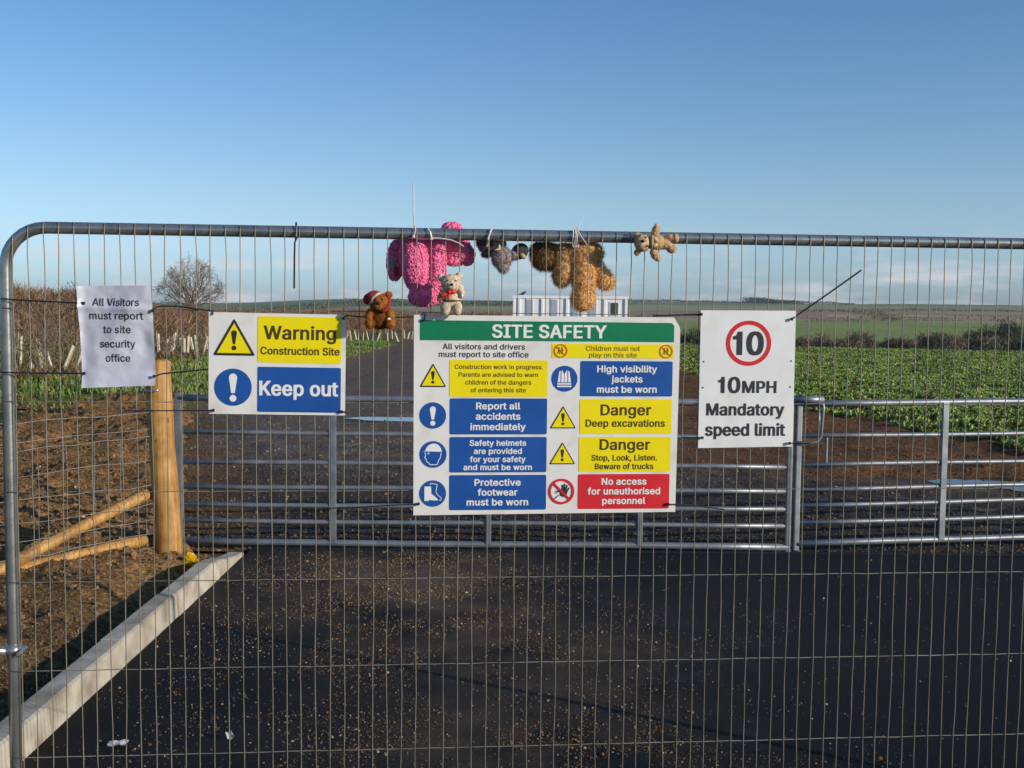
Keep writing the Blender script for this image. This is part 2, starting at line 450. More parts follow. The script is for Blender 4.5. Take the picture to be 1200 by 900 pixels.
# bare track beyond the gate
def lerp3(a, b, t): return tuple(p + (q - p) * t for p, q in zip(a, b))
DARK, REDS, GREYT, PALE = (0.056, 0.043, 0.035), (0.145, 0.072, 0.032), (0.135, 0.108, 0.088), (0.17, 0.12, 0.07)
def crop_edge(y):      # where the green crop begins on the right
    return 5.2 + 1.9 * (1 - sstep(14.5, 23, y)) + 0.35 * fr(0, y, 0.35, 3, 3)
def track_col(x, y):
    n_ = fr(x, y, 0.55, 5, 1); n2 = fr(x, y, 2.5, 4, 6)
    t = sstep(10.5, 14.5, y + 1.2 * n_)
    c = lerp3(DARK, GREYT, t)
    rgt = sstep(0.9, 2.6, x - max(0, 13.2 - y) * 1.1 + 0.8 * n_) * sstep(11.0, 13.0, y + 0.5 * n_) * (1 - sstep(30, 48, y) * 0.4)
    c = lerp3(c, REDS, rgt)
    lft = sstep(1.3, 0.2, x + 3.0 + 0.27 * (y - 8.4) + .5 * n_) * (1 - sstep(17, 21, y)) if y < 21 else 0
    c = lerp3(c, (0.15, 0.082, 0.036), lft * (0.9))
    e_ = 1 - sstep(-5.9, -4.9, x + .3 * n_)
    c = lerp3(c, (0.20, 0.135, 0.065), e_ * 0.8)
    k = 1 + (0.45 - 0.3 * sstep(15, 19, y)) * n2
    return tuple(max(0.01, q * k) for q in c)
def track_z(x, y):
    a = 0.035 * fr(x, y, 0.5, 3, 1) + 0.016 * fr(x, y, 2.2, 4, 2) + 0.012 * fr(x, y * 0.25, 3.0, 2, 31)
    rgt = sstep(2.2, 4.2, x) * sstep(11.5, 13.5, y)
    a += rgt * (0.09 * fr(x * 0.5, y, 1.5, 4, 9) + 0.03)
    a *= sstep(8.3, 9.2, y)
    for px_, py_, rx_, ry_ in PUD: a -= 0.11 * math.exp(-((x - px_) / rx_) ** 2 - ((y - py_) / ry_) ** 2)
    return a - 0.03
PUD = [(-1.3, 18.7, 1.6, 0.55), (6.0, 12.2, 1.4, 0.6)]
xs = list(np.arange(-6.2, 9.6, 0.07))
ys = list(np.arange(ASPH_Y + 0.03, 13, 0.07)) + list(np.arange(13, 22, 0.11)) + list(np.arange(22, 60, 0.35))
grid('dirt_track', xs, ys, track_z, track_col, M['soil'])

# water standing on the track
for nm, (cx, cy, rx, ry) in zip(('puddle', 'puddle'), PUD):
    m = MB(); V = []; n = 48
    for k in range(n):
        a = 2 * math.pi * k / n
        q = 0.78 + 0.36 * fr(math.cos(a) * 1.3, math.sin(a) * 1.3, 1.0, 3, cx)
        V.append((cx + rx * q * math.cos(a), cy + ry * q * math.sin(a), -0.052))
    m.add(V, [tuple(range(n))]); tag(m.build(nm, M['water']), kind='structure')

# disturbed soil left of the kerb
def soil_z(x, y):
    rise = 0.13 * sstep(KX - 0.16, KX - 0.7, x) + 0.02
    clod = 0.085 * fr(x, y, 1.3, 4, 1) + 0.075 * abs(fr(x, y, 3.6, 4, 2)) + 0.035 * fr(x, y, 11, 3, 4)
    amp = 0.45 + 0.9 * sstep(6.5, 9.5, y)
    edge = sstep(KX - 0.135, KX - 0.5, x)
    clod -= 0.10 * max(0, fr(x, y, 0.9, 3, 21) - 0.05) * sstep(6.8, 8, y)
    far = sstep(17, 22, y)
    z = rise * (1 - 0.4 * sstep(8, 9, y)) + clod * amp * edge
    if y > 8.4: z *= 1 - 0.6 * sstep(-4.6, -2.8, x)
    return z - 0.045 + 0.05 * far
def soil_col(x, y):
    n_ = fr(x, y, 0.7, 5, 3); n2 = fr(x, y, 3.5, 4, 5)
    c = lerp3((0.185, 0.098, 0.040), (0.28, 0.16, 0.066), 0.5 + 0.5 * n_)
    near = 1 - sstep(5.8, 7.4, y)
    c = lerp3(c, (0.115, 0.070, 0.034), near * 0.8)
    c = lerp3(c, (0.10, 0.10, 0.035), max(0, min(1, n2 * 1.1 - 0.15)) * near * 0.6)
    k = 1 + 0.4 * n2
    return tuple(max(0.01, q * k) for q in c)
xs = list(np.arange(-7.5, -3.6, 0.06)) + list(np.arange(-3.6, KX - 0.12, 0.035)) + [KX - 0.122]
ys = [2.5, 3] + list(np.arange(3.4, 9.5, 0.04)) + list(np.arange(9.5, 22.5, 0.1))
def soil_in(x, y): return soil_z(x, y)
SX, SY = xs, ys
def soil_edge(y): return -2.7 - 0.30 * (y - 8.4) + 0.25 * fr(0, y, 0.7, 4, 5)
def soil_zz(x, y):
    if y > 8.0: return soil_z(x, y) - 0.28 * sstep(0.0, 0.55, x - soil_edge(y)) * sstep(8.0, 8.45, y)
    return soil_z(x, y)
grid('bare_soil', xs, ys, soil_zz, soil_col, M['soil'])
# grass bank further left
def bank_rise(x, y): return 0.15 * sstep(-7, -10, x) + 0.95 * sstep(-10.8, -13.6, x) * (1 - 0.75 * sstep(24, 46, y))
def bank_z(x, y): return 0.06 + 0.10 * fr(x, y, 0.4, 3, 7) + bank_rise(x, y) - 0.30 * sstep(-6.3, -5.4, x) - 0.2 * (1 - sstep(20.0, 21.5, y + 0.5 * fr(x, y, .8, 3)))
def bank_col(x, y):
    n_ = fr(x, y, 0.8, 4, 2)
    c = lerp3((0.07, 0.11, 0.024), (0.11, 0.135, 0.035), 0.5 + 0.5 * n_)
    dry = sstep(-8.6, -10.2, x + 0.7 * n_) * (0.3 + 0.7 * sstep(-12.4, -11, x + 0.05 * y - 1.2))
    c = lerp3(c, (0.135, 0.085, 0.042), dry * 0.75)
    return c
grid('grass_verge', list(np.arange(-16, -5.2, 0.25)), list(np.arange(19.6, 62, 0.4)), bank_z, bank_col, M['ground'])

# ------------------------------------------------------------------ scatter helpers
_ico = bmesh.new(); bmesh.ops.create_icosphere(_ico, subdivisions=1, radius=1); _ico.verts.ensure_lookup_table()
ICO_V = np.array([v.co[:] for v in _ico.verts]); ICO_F = np.array([[v.index for v in f.verts] for f in _ico.faces]); _ico.free()

def scatter_stones(pts, sizes, cols):
    n = len(pts); pts = np.array(pts); sizes = np.array(sizes)
    V = np.repeat(ICO_V[None], n, 0) * (1 + RNG.uniform(-.3, .3, (n, len(ICO_V), 1)))
    V *= RNG.uniform(0.55, 1.2, (n, 1, 3))
    a = RNG.uniform(0, 6.28, n); c, s_ = np.cos(a), np.sin(a)
    X = V[..., 0] * c[:, None] - V[..., 1] * s_[:, None]; Y = V[..., 0] * s_[:, None] + V[..., 1] * c[:, None]
    V = np.stack([X, Y, V[..., 2]], -1) * sizes[:, None, None] + pts[:, None, :]
    F = (ICO_F[None] + (np.arange(n) * len(ICO_V))[:, None, None]).reshape(-1, 3)
    C = np.repeat(np.array(cols)[:, None, :], len(ICO_V), 1).reshape(-1, 3)
    return V.reshape(-1, 3), F, C

STONEC = [(0.22, 0.145, 0.075), (0.29, 0.21, 0.12), (0.20, 0.11, 0.05), (0.34, 0.26, 0.16), (0.13, 0.08, 0.045), (0.46, 0.37, 0.24), (0.27, 0.12, 0.045), (0.18, 0.11, 0.06)]
def shade(c, a, b):
    k = random.uniform(a, b); return tuple(q * k for q in c)
def stone_col(lightness=1.0):
    c = random.choice(STONEC); k = random.uniform(.7, 1.25) * lightness
    return tuple(q * k for q in c)

P, Z, C = [], [], []
for _ in range(46000):                       # grit trodden across the asphalt
    r_ = random.random()
    if r_ < 0.46: x, y = random.gauss(-0.8, 0.6), random.gauss(7.45, 0.65)
    elif r_ < 0.62: x, y = random.gauss(-0.1, 0.85), random.gauss(6.1, 0.5)
    elif r_ < 0.80: x, y = random.gauss(0.1, 0.65), random.gauss(4.5, 0.35)
    elif r_ < 0.90: x, y = random.gauss(-1.1, 0.45), random.gauss(5.3, 0.8)
    else: x, y = random.uniform(KX, 4.2), random.uniform(3.6, 8.3)
    if x < KX + 0.01 or y > ASPH_Y - 0.01 or y < 3.2: continue
    if fr(x, y, 2.2, 5, 9) < -0.05 and random.random() < 0.85: continue
    s = min(0.010, 0.0013 + random.expovariate(1 / 0.00125))
    P.append((x, y, asph_z(x, y) + s * 0.3)); Z.append(s); C.append(stone_col(0.72))
V, F, C = scatter_stones(P, Z, C)
tag(np_build('gravel', V, F, M['stone'], C), 'loose tan gravel trodden across the dark asphalt', 'gravel', kind='stuff')
P, Z, C = [], [], []
for _ in range(26000):                      # stones and clods in the soil left of the kerb
    y = 3.6 + 17.5 * random.random() ** 1.5; x = random.uniform(-1.0 - 0.47 * y, KX - 0.16)
    if y > 8.2 and x > soil_edge(y) + .15: continue
    pale = random.random() < 0.2
    s = (0.003 + random.expovariate(1 / 0.0045)) if pale else (0.005 + random.expovariate(1 / 0.006))
    s = min(0.04, s) * (1.0 if y > 7.5 else 0.55)
    P.append((x, y, soil_zz(x, y) + s * 0.2)); Z.append(s); C.append(stone_col(0.8) if pale else shade((0.20, 0.115, 0.052), .5, 1.25))
V, F, C = scatter_stones(P, Z, C)
tag(np_build('stones_in_soil', V, F, M['stone'], C), 'stones and clods lying on the brown soil', 'stones', kind='stuff')
P, Z, C = [], [], []
for _ in range(30000):                      # stones on the track behind the gate
    y = ASPH_Y + 0.05 + 14 * random.random() ** 2.2; x = random.uniform(-0.4 * y, 0.52 * y)
    if x < -2.5 and y < 12: pass
    pale = random.random() < 0.16
    s = min(0.026, (0.003 + random.expovariate(1 / 0.0032)) if pale else (0.003 + random.expovariate(1 / 0.0042)))
    P.append((x, y, track_z(x, y) + s * 0.25)); Z.append(s); C.append(stone_col(0.7) if pale else shade(track_col(x, y), .6, 1.5))
V, F, C = scatter_stones(P, Z, C)
tag(np_build('track_stones', V, F, M['stone'], C), 'stones and lumps strewn over the dark dirt track', 'stones', kind='stuff')

# ------------------------------------------------------------------ kerb
m = MB()
ks = list(np.arange(1.0, 8.2, 0.915))
for i, y0 in enumerate(ks):
    y1 = min(y0 + 0.9065, 8.12)
    if y1 - y0 < 0.1: continue
    n = 6
    for j in range(n):
        a, b = y0 + (y1 - y0) * j / n, y0 + (y1 - y0) * (j + 1) / n
        def sec(y):
            h = 0.135 if y < 7.25 else 0.135 - 0.115 * sstep(7.2, 8.15, y)
            dx = 0.004 * math.sin(i * 2.3)
            return [(KX - 0.127 + dx, y, -0.1), (KX - 0.127 + dx, y, h - 0.004), (KX - 0.119 + dx, y, h), (KX - 0.026 + dx, y, h), (KX - 0.012 + dx, y, h - 0.008), (KX + 0.004 + dx, y, -0.1)]
        fs = [(k, k + 1, k + 7, k + 6) for k in range(5)]
        if j == 0: fs.append((5, 4, 3, 2, 1, 0))
        if j == n - 1: fs.append((6, 7, 8, 9, 10, 11))
        m.add(sec(a) + sec(b), fs)
tag(m.build('kerb', M['kerb']), kind='structure')

# ------------------------------------------------------------------ vegetation as stuff: crop, grass, dry grass
def tri_scatter(pts, n_each, size, up, cols, lean=0.6, wid=0.35):
    V, F, C = [], [], []
    i = 0
    for (x, y, z) in pts:
        base = cols()
        for _ in range(n_each):
            a = random.uniform(0, 6.283); L = size * random.uniform(.6, 1.3); u = up * random.uniform(.4, 1.2)
            dx, dy = math.cos(a) * L * lean, math.sin(a) * L * lean
            px_, py_ = -math.sin(a) * L * wid, math.cos(a) * L * wid
            k = random.uniform(.7, 1.3)
            V += [(x, y, z), (x + dx * .6 + px_, y + dy * .6 + py_, z + u * .75), (x + dx * 1.2, y + dy * 1.2, z + u), (x + dx * .6 - px_, y + dy * .6 - py_, z + u * .7)]
            F.append((i, i + 1, i + 2, i + 3)); i += 4
            C += [tuple(q * k for q in base)] * 4
    return np.array(V), F, np.array(C)
pts = []
while len(pts) < 34000:
    y = 13.5 + 46 * random.random() ** 1.35
    x = random.uniform(4.8, 0.50 * y + 1.5)
    ce = crop_edge(y)
    if x < ce - 0.3 or (x < ce + 1.0 and random.random() < 0.55) : continue
    if fr(x, y, 0.5, 4, 4) < -0.16 and random.random() < .72: continue
    pts.append((x, y, ter_z(x, y) + (track_z(x, y) if (x < 9 and y < 59) else -0.05) + 0.0))
V, F, C = tri_scatter(pts, 5, 0.085, 0.10, lambda: random.choice([(0.26, 0.38, 0.065), (0.31, 0.43, 0.085), (0.19, 0.30, 0.055), (0.36, 0.43, 0.12), (0.22, 0.20, 0.07)]))
tag(np_build('crop_plants', V, F, M['leaf'], C), 'low leafy green crop covering the field beyond the gate', 'crop', kind='stuff')
pts = []
while len(pts) < 12000:
    y = 19.8 + 34 * random.random() ** 1.3; x = random.uniform(-14.5, -5.6)
    if x < -0.50 * y - 1.0: continue
    if y < 21.2 and random.random() < .6: continue
    pts.append((x, y, bank_z(x, y) - 0.02))
V, F, C = tri_scatter(pts, 5, 0.10, 0.16, lambda: random.choice([(0.15, 0.24, 0.042), (0.19, 0.27, 0.06), (0.12, 0.19, 0.04), (0.26, 0.25, 0.10)]), 0.5, 0.12)
tag(np_build('verge_grass', V, F, M['grass'], C), 'short green grass on the verge below the hedge', 'grass', kind='stuff')
pts = []
while len(pts) < 5500:
    y = 22 + 50 * random.random() ** 1.2; x = -10.6 + 0.034 * (y - 24) + random.gauss(0, 0.55)
    pts.append((x, y, bank_z(x, y) - 0.02))
V, F, C = tri_scatter(pts, 6, 0.26, 0.30, lambda: random.choice([(0.20, 0.13, 0.06), (0.27, 0.19, 0.095), (0.16, 0.10, 0.05), (0.10, 0.10, 0.035)]), 0.5, 0.05)
tag(np_build('dry_grass', V, F, M['grass'], C), 'dead brown grass and weeds along the foot of the hedge', 'dry grass', kind='stuff')
pts = []
for _ in range(900):
    y = random.uniform(4.2, 7.4); x = random.uniform(-0.47 * y - .5, KX - 0.2)
    if fr(x, y, 1.2, 3, 3) < 0.02: continue
    pts.append((x, y, soil_zz(x, y)))
V, F, C = tri_scatter(pts, 4, 0.035, 0.022, lambda: random.choice([(0.17, 0.14, 0.05), (0.10, 0.10, 0.03), (0.24, 0.17, 0.08)]), 0.8, 0.10)
tag(np_build('straw_wisps', V, F, M['grass'], C), 'wisps of straw and grass on the soil beside the kerb', 'straw', kind='stuff')

# ------------------------------------------------------------------ hedge, saplings, guards
def twigs(vol, n, L, wd, cols, spread=0.5):
    """vol() -> base point; thin two-sided slivers growing mostly upward"""
    V, F, C = [], [], []
    i = 0
    for _ in range(n):
        p = Vector(vol()); d = Vector((random.gauss(0, spread), random.gauss(0, spread), 1)).normalized()
        l = L * random.uniform(.5, 1.4); s = Vector((random.gauss(0, 1), random.gauss(0, 1), random.gauss(0, .3))); s = (s - d * s.dot(d)).normalized() * wd * random.uniform(.6, 1.4)
        q = p + d * l + Vector((random.gauss(0, .06), random.gauss(0, .06), 0)) * l
        V += [p - s, p + s, q]; F.append((i, i + 1, i + 2)); i += 3
        c = random.choice(cols); k = random.uniform(.7, 1.3); C += [tuple(t * k for t in c)] * 3
    return np.array(V), F, np.array(C)
HC = [(0.20, 0.115, 0.075), (0.25, 0.145, 0.09), (0.15, 0.085, 0.058), (0.31, 0.20, 0.125), (0.19, 0.14, 0.075)]
def hedge_x(y): return -13.6 + 0.085 * (y - 22)
def hvol():
    y = 20 + 66 * random.random() ** 1.2
    h = 1.50 + 0.22 * fr(y, 0, 0.35, 4) + 0.10 * fr(y, 7, 2.0, 2)
    x = hedge_x(y) + random.gauss(0, 0.7)
    t = random.random() ** 0.75
    return (x, y, bank_z(x, min(y, 61)) + 0.05 + (h - 0.3) * t * (1 - 0.12 * abs(x - hedge_x(y))))
V, F, C = twigs(hvol, 110000, 0.34, 0.009, HC, 0.95)
tag(np_build('hedge', V, F, M['twig'], C), 'long leafless brown hedge running away on the left', 'hedge')

def bush(name, base, wx, wy, h, n, cols, label, cat='bush', group=None, L=0.5, wd=0.03, trunk=None):
    root = thing(name, label, cat, base, group=group)
    b = Vector(base)
    lobes = [(Vector((random.uniform(-.6, .6) * wx, random.uniform(-.5, .5) * wy, h * random.uniform(.25, .62))), random.uniform(.35, .6)) for _ in range(6)]
    def vol():
        c, k = random.choice(lobes)
        p = c + Vector((random.gauss(0, .45) * wx * k, random.gauss(0, .45) * wy * k, random.gauss(0, .4) * h * k))
        p.z = max(0.02 * h, min(h * 0.95, p.z)); return b + p
    V, F, C = twigs(vol, n, L, wd, cols, 0.7)
    np_build('crown', V, F, M['twig'], C, parent=root, origin=b)
    for _ in range(3):
        t = MB(); a = Vector((random.uniform(-.25, .25) * wx, 0, 0)); t.tube([b + a + Vector((0, 0, -.3)), b + a + Vector((random.uniform(-.2, .2) * wx, 0, h * .5))], [0.03 * h, 0.012 * h], 5); t.build('stem', M['bark'], root)
    return root

def bare_tree(name, base, h, wd, label, group=None, levels=5, cat='tree', r0=None, leaf=0, leafc=(0.15, 0.09, 0.05), minr=0.008):
    root = thing(name, label, cat, base, group=group)
    b = Vector(base); tr, cr_ = MB(), MB()
    r0 = r0 or h * 0.022
    tips = []
    def grow(p, d, L, r, lev):
        n = 3; pts = [p]; dd = d.copy()
        for i in range(n):
            dd = (dd + Vector((random.gauss(0, .16), random.gauss(0, .16), random.gauss(0.04, .09)))).normalized()
            pts.append(pts[-1] + dd * L / n)
        rs = [max(minr, r * (1 - .45 * i / n)) for i in range(n + 1)]
        (tr if lev == 0 else cr_).tube(pts, rs, 5 if lev < 2 else 3, caps=False)
        if lev >= levels: tips.append(pts[-1]); return
        k = 5 if lev == 0 else random.choice([3, 3, 4])
        for j in range(k):
            t = random.uniform(.45, 1.0) if j else 1.0
            q = pts[min(n, max(1, int(round(t * n))))]
            a = random.uniform(0, 6.283); tilt = random.uniform(.3, .85)
            side = Vector((math.cos(a), math.sin(a), 0)); nd = (dd * math.cos(tilt) + side * math.sin(tilt) * wd).normalized()
            grow(q, nd, L * random.uniform(.6, .84), rs[-1] * .72, lev + 1)
    grow(b + Vector((0, 0, -.1)), Vector((0.02, 0, 1)), h * .30, r0, 0)
    for t in tips:
        for _ in range(leaf):
            q = t + Vector([random.gauss(0, .1) for _ in range(3)]); s = 0.035
            cr_.add([q, q + Vector((s, random.gauss(0, s), s)), q + Vector((-s * .4, random.gauss(0, s), s * 1.8))], [(0, 1, 2)])
    tr.build('trunk', M['bark'], root, True)
    cr_.build('crown', M['bark'], root, True)
    return root

def dome_tree(name, base, rx, h, label):
    root = thing(name, label, 'tree', base); b = Vector(base); tr, cr_ = MB(), MB()
    top0 = b + Vector((0, 0, h * .20))
    tr.tube([b + Vector((0, 0, -.2)), b + Vector((.03, 0, h * .14)), top0], [.22, .17, .13], 7)
    def limb(p, q, r, lev):
        n = 5; pts = [p]
        L = (q - p).length
        for i in range(1, n + 1):
            t = i / n; w_ = p.lerp(q, t) + Vector((random.gauss(0, .045), random.gauss(0, .045), random.gauss(0, .03) + .10 * math.sin(math.pi * t) * (1 if lev == 0 else .3))) * L * (.6 if lev else 1)
            pts.append(w_)
        cr_.tube(pts, [max(.0065, r * (1 - .75 * i / n)) for i in range(n + 1)], 4 if lev < 2 else 3, caps=False)
        if lev == 3: return
        k = (7, 5, 4)[lev]
        for j in range(k):
            i = random.randint(2 if lev == 0 else 1, n); o = pts[i]; d = (pts[i] - pts[i - 1]).normalized()
            out_ = ((o - top0) + Vector((0, 0, .2))).normalized()
            e_ = (d * .7 + out_ * .5 + Vector([random.gauss(0, .55) for _ in range(3)])).normalized()
            ln = (1.5, .85, .42)[lev] * random.uniform(.6, 1.2)
            z_ = o + e_ * ln; v_ = z_ - (b + Vector((0, 0, h * .30)))
            m_ = math.sqrt((v_.x / rx) ** 2 + (v_.y / rx) ** 2 + (v_.z / (h * .70)) ** 2)
            if m_ > 1.03 and random.random() < .85: z_ = b + Vector((0, 0, h * .30)) + v_ / m_ * random.uniform(.95, 1.04)
            limb(o, z_, max(.008, r * .42), lev + 1)
    for j in range(24):
        a = 2.4 * j + random.gauss(0, .1); el = math.asin(min(.98, (j + .5) / 24)) - .06 + random.gauss(0, .04)
        d = Vector((math.cos(a) * math.cos(el) * rx, math.sin(a) * math.cos(el) * rx, math.sin(el) * h * .68))
        limb(top0 - Vector((0, 0, random.uniform(0, h * .1))), b + Vector((0, 0, h * .30)) + d * random.uniform(.7, .95), .06, 0)
    tr.build('trunk', M['bark'], root, True); cr_.build('crown', M['bark'], root, True)
    return root
tb = at_depth(224, 372, 100); dome_tree('bare_tree', (tb.x, 100, 0.3), 2.95, 5.75, 'round headed bare tree rising above the hedge behind the paper notice')
tb = at_depth(187, 372, 120); bare_tree('bare_tree', (tb.x, 120, 0.0), 3.2, 0.8, 'small wispy bare tree just left of the round headed tree', levels=4, minr=0.012)
tb = at_depth(84, 372, 95); bush('bush', (tb.x, 95, 0), 0.9, 1, 3.7, 900, [(0.03, 0.045, 0.03), (0.05, 0.06, 0.035)], 'small dark evergreen bush poking above the hedge left of the paper notice', L=.35, wd=.03)
tb = at_depth(47, 372, 70); bush('bush', (tb.x, 70, 0), 1.6, 1.4, 2.7, 1500, HC, 'bare brown bush standing proud of the hedge beside the fence post')

sap = [(28, 462, 2.3), (44, 455, 1.9), (56, 458, 2.3), (72, 452, 2.0), (88, 450, 2.2), (200, 436, 1.7), (232, 432, 1.6)]
for i, (px, py, h) in enumerate(sap):
    g = ground_at(px, py); 
    lab = 'thin leafless sapling behind the netting left of the paper notice' if px < 100 else 'thin leafless sapling between the paper notice and the keep out sign'
    bare_tree('sapling', (g.x, g.y, bank_z(g.x, g.y) - .05), h, 0.75, lab, 'saplings planted along the verge', levels=3, minr=0.006, r0=0.016)

gp = MB()
gmesh = {}
def guard(px, py, tilt_x, tilt_y, L, label):
    g = ground_at(px, py)
    root = thing('tree_guard', label, 'tree guard', (g.x, g.y, bank_z(g.x, g.y) - 0.03), (tilt_y, tilt_x, random.uniform(0, 6)), 'pale tree guards along the verge', world=False)
    a = MB(); pts = [(0, 0, 0), (0, 0, L)]
    a.tube(pts, 0.034, 8, caps=False); a.tube([(0, 0, L), (0, 0, 0)], 0.029, 8, caps=False)
    a.build('sleeve', M['guard'], root, True)
    b_ = MB(); b_.box((0.055, 0, L * 0.53), (0.022, 0.022, L * 1.06 + .1)); b_.build('stake', M['stake'], root)
LEFTL = 'pale tree guard with stake between the fence post and the paper notice'
MIDL = 'pale tree guard with stake between the paper notice and the keep out sign'
FARL = 'distant pale tree guard with stake beside the track under the toy in the red hat'
for px in (36, 50, 54, 64, 70, 90, 26): guard(px + random.uniform(-2, 2), 451 + random.uniform(-4, 4), random.uniform(-.1, .4), random.uniform(-.3, .3), random.uniform(.6, .85), LEFTL)
for px in (186, 193, 200, 206, 212, 217, 221, 227, 232, 238, 243): guard(px + random.uniform(-2, 2), 430 - (px - 186) * .08 + random.uniform(-3, 3), random.uniform(-.25, .25), random.uniform(-.2, .2), random.uniform(.6, .8), MIDL)
for px in range(407, 486, 5): guard(px + random.uniform(-2.5, 2.5), 402.5 - (px - 407) * .05 + random.uniform(-2, 1.5), random.uniform(-.35, .35), random.uniform(-.2, .2), random.uniform(.45, .65), FARL)

# ------------------------------------------------------------------ far countryside
BC = [(0.23, 0.17, 0.12), (0.29, 0.20, 0.14), (0.17, 0.14, 0.09), (0.15, 0.16, 0.085)]
DG = [(0.055, 0.07, 0.042), (0.075, 0.09, 0.05), (0.10, 0.09, 0.06)]
def far_bush(px, d, wpx, hpx, cols, label, n=900):
    k = F_PX / d; hpx *= 0.75 if d < 200 and px > 900 else 0.9
    p = at_depth(px, 390, d); x = p.x
    z = ter_z(x, d)
    bush('far_bush', (x, d, z - .2), wpx / k / 1.3, 2.5, hpx / k, n, cols, label, group='bushes along the far field edge', L=0.7, wd=0.05)
RB = 'bare dark bush beyond the crop field right of the speed limit sign'
for px, hp, wp, c in [(943, 16, 26, BC), (962, 26, 16, BC), (985, 18, 22, BC), (1003, 28, 12, BC), (1018, 24, 12, BC), (1048, 17, 24, DG), (1066, 20, 24, BC), (1085, 26, 26, BC), (1101, 27, 30, DG), (1120, 25, 28, BC), (1137, 28, 30, DG), (1155, 20, 26, BC), (1172, 20, 24, BC), (1188, 30, 28, DG), (1206, 28, 30, DG)]:
    far_bush(px, 165 + random.uniform(-8, 8), wp, hp, c, RB)
for px, hp, wp in [(1148, 34, 26), (1166, 38, 30), (1184, 42, 30), (1202, 40, 30)]:
    far_bush(px, 182 + random.uniform(-5, 5), wp, hp, [(0.03, 0.04, 0.03), (0.045, 0.05, 0.035), (0.07, 0.06, 0.045)], 'dark tree in the clump at the far right end of the crop field edge', 1500)
for px, hp, wp in [(797, 26, 22), (812, 28, 24), (828, 24, 20)]:
    far_bush(px, 150 + random.uniform(-8, 8), wp, hp, DG, 'dark bush in the gap between the site safety board and the speed limit sign')
for px, hp, wp in [(748, 13, 8), (760, 11, 10), (752, 9, 14)]:
    far_bush(px, 240, wp, hp, BC, 'small bare bush just right of the white cabin', 400)

def hedgeline(name, pts, h, n, cols, label, wd=0.25, L=2.0, depth=4):
    V, F, C = [], [], []
    seg = [(Vector(pts[i]), Vector(pts[i + 1])) for i in range(len(pts) - 1)]
    def vol():
        a, b = random.choice(seg); p = a.lerp(b, random.random())
        hh = h * (0.65 + 0.5 * abs(fr(p.x, p.y, 0.03, 4)) + (0.5 if fr(p.x, p.y, 0.012, 2, 4) > 0.25 else 0))
        x, y = p.x + random.gauss(0, depth * .4), p.y + random.gauss(0, depth * .4)
        return (x, y, ter_z(x, y) + random.random() * hh)
    V, F, C = twigs(vol, n * 2, L * .6, wd, cols, 1.6)
    return tag(np_build(name, V, F, M['twig'], C), label, 'woodland', kind='stuff')
def far_pts(lst): return [(at_depth(px, 380, d).x, d, 0) for px, d in lst]
hedgeline('distant_hedges', far_pts([(700, 1620), (850, 1600), (1000, 1610)]), 2.6, 2500, DG, 'line of distant hedges on the skyline', 0.5, 3)
hedgeline('distant_woodland', far_pts([(880, 1560), (930, 1560)]), 5.5, 2600, DG, 'dark distant wood on the skyline above the speed limit sign', 0.7, 3.5, 20)
hedgeline('distant_hedges', far_pts([(310, 900), (420, 950), (500, 930), (600, 960), (740, 1100)]), 5.0, 3200, DG, 'distant wooded skyline behind the toys', 0.4, 2.5, 15)
hedgeline('distant_hedges', far_pts([(930, 770), (1040, 790), (1130, 900), (1210, 1000)]), 2.0, 1200, BC, 'thin distant hedge between the far brown fields', 0.45, 1.8)
hedgeline('distant_hedges', far_pts([(940, 455), (1080, 500), (1210, 520)]), 2.2, 1600, BC, 'thin hedge along the foot of the far brown fields', 0.15, 1.0)
hedgeline('distant_hedges', far_pts([(1000, 800), (1025, 600), (1050, 505)]), 2.5, 900, BC, 'thin hedge climbing the far slope between brown fields', 0.3, 1.5)
hedgeline('distant_hedges', far_pts([(330, 120), (420, 135), (490, 140), (600, 140)]), 1.6, 7000, HC, 'low brown hedge across the end of the track', 0.03, 0.7, 3)

# ------------------------------------------------------------------ white site cabin and the bird on it
cz = 93.0
p0, p1 = at_depth(601, 375, cz), at_depth(735, 375, cz)
W_, Hh = p1.x - p0.x, at_depth(668, 346.5, cz).z
cab = thing('site_cabin', 'long white site cabin with grey window panels behind the safety board', 'cabin', (p0.x, cz, 0), (0, 0, 0.0), world=False)
m = MB(); m.box((W_ / 2, 1.5, Hh / 2 - .05), (W_, 3.0, Hh - 0.25)); m.build('wall', M['cabin'], cab)
m = MB(); m.box((W_ / 2, 1.5, Hh - .13), (W_ + .16, 3.2, 0.24), bevel=.02); m.build('roof', M['cabin'], cab)
for fx in (0.008, 0.055, 0.255, 0.47, 0.605, 0.80, 0.985):
    m = MB(); m.box((W_ * fx, -0.05, Hh / 2 - .1), (0.16, 0.16, Hh - 0.32)); m.build('post', M['cabin'], cab)
for fx in (0.145, 0.36, 0.54, 0.70):
    f = MB(); f.box((W_ * fx, -.03, Hh * .5), (0.62, 0.06, Hh - .55)); fo = f.build('window', M['cabin'], cab)
    g = MB(); g.box((W_ * fx, -.07, Hh * .5), (0.52, 0.03, Hh - .65)); g.build('shutter', M['cabin_grey'], fo)
f = MB(); f.box((W_ * .885, -.03, Hh * .62), (0.8, 0.06, 1.25)); fo = f.build('window', M['cabin'], cab)
g = MB(); g.box((W_ * .885, -.07, Hh * .62), (0.62, 0.03, 1.05)); g.build('pane', M['glass'], fo)
bp_ = at_depth(613, 344, cz); 
m = MB(); z0 = Hh + 0.10
m.ell((bp_.x, cz + 1, z0 + .06), (0.2, 0.1, 0.11), Matrix.Rotation(R(-25), 3, 'Y'), 10, 8)
m.ell((bp_.x + .17, cz + 1, z0 + .19), (0.085, 0.07, 0.075), None, 8, 6)
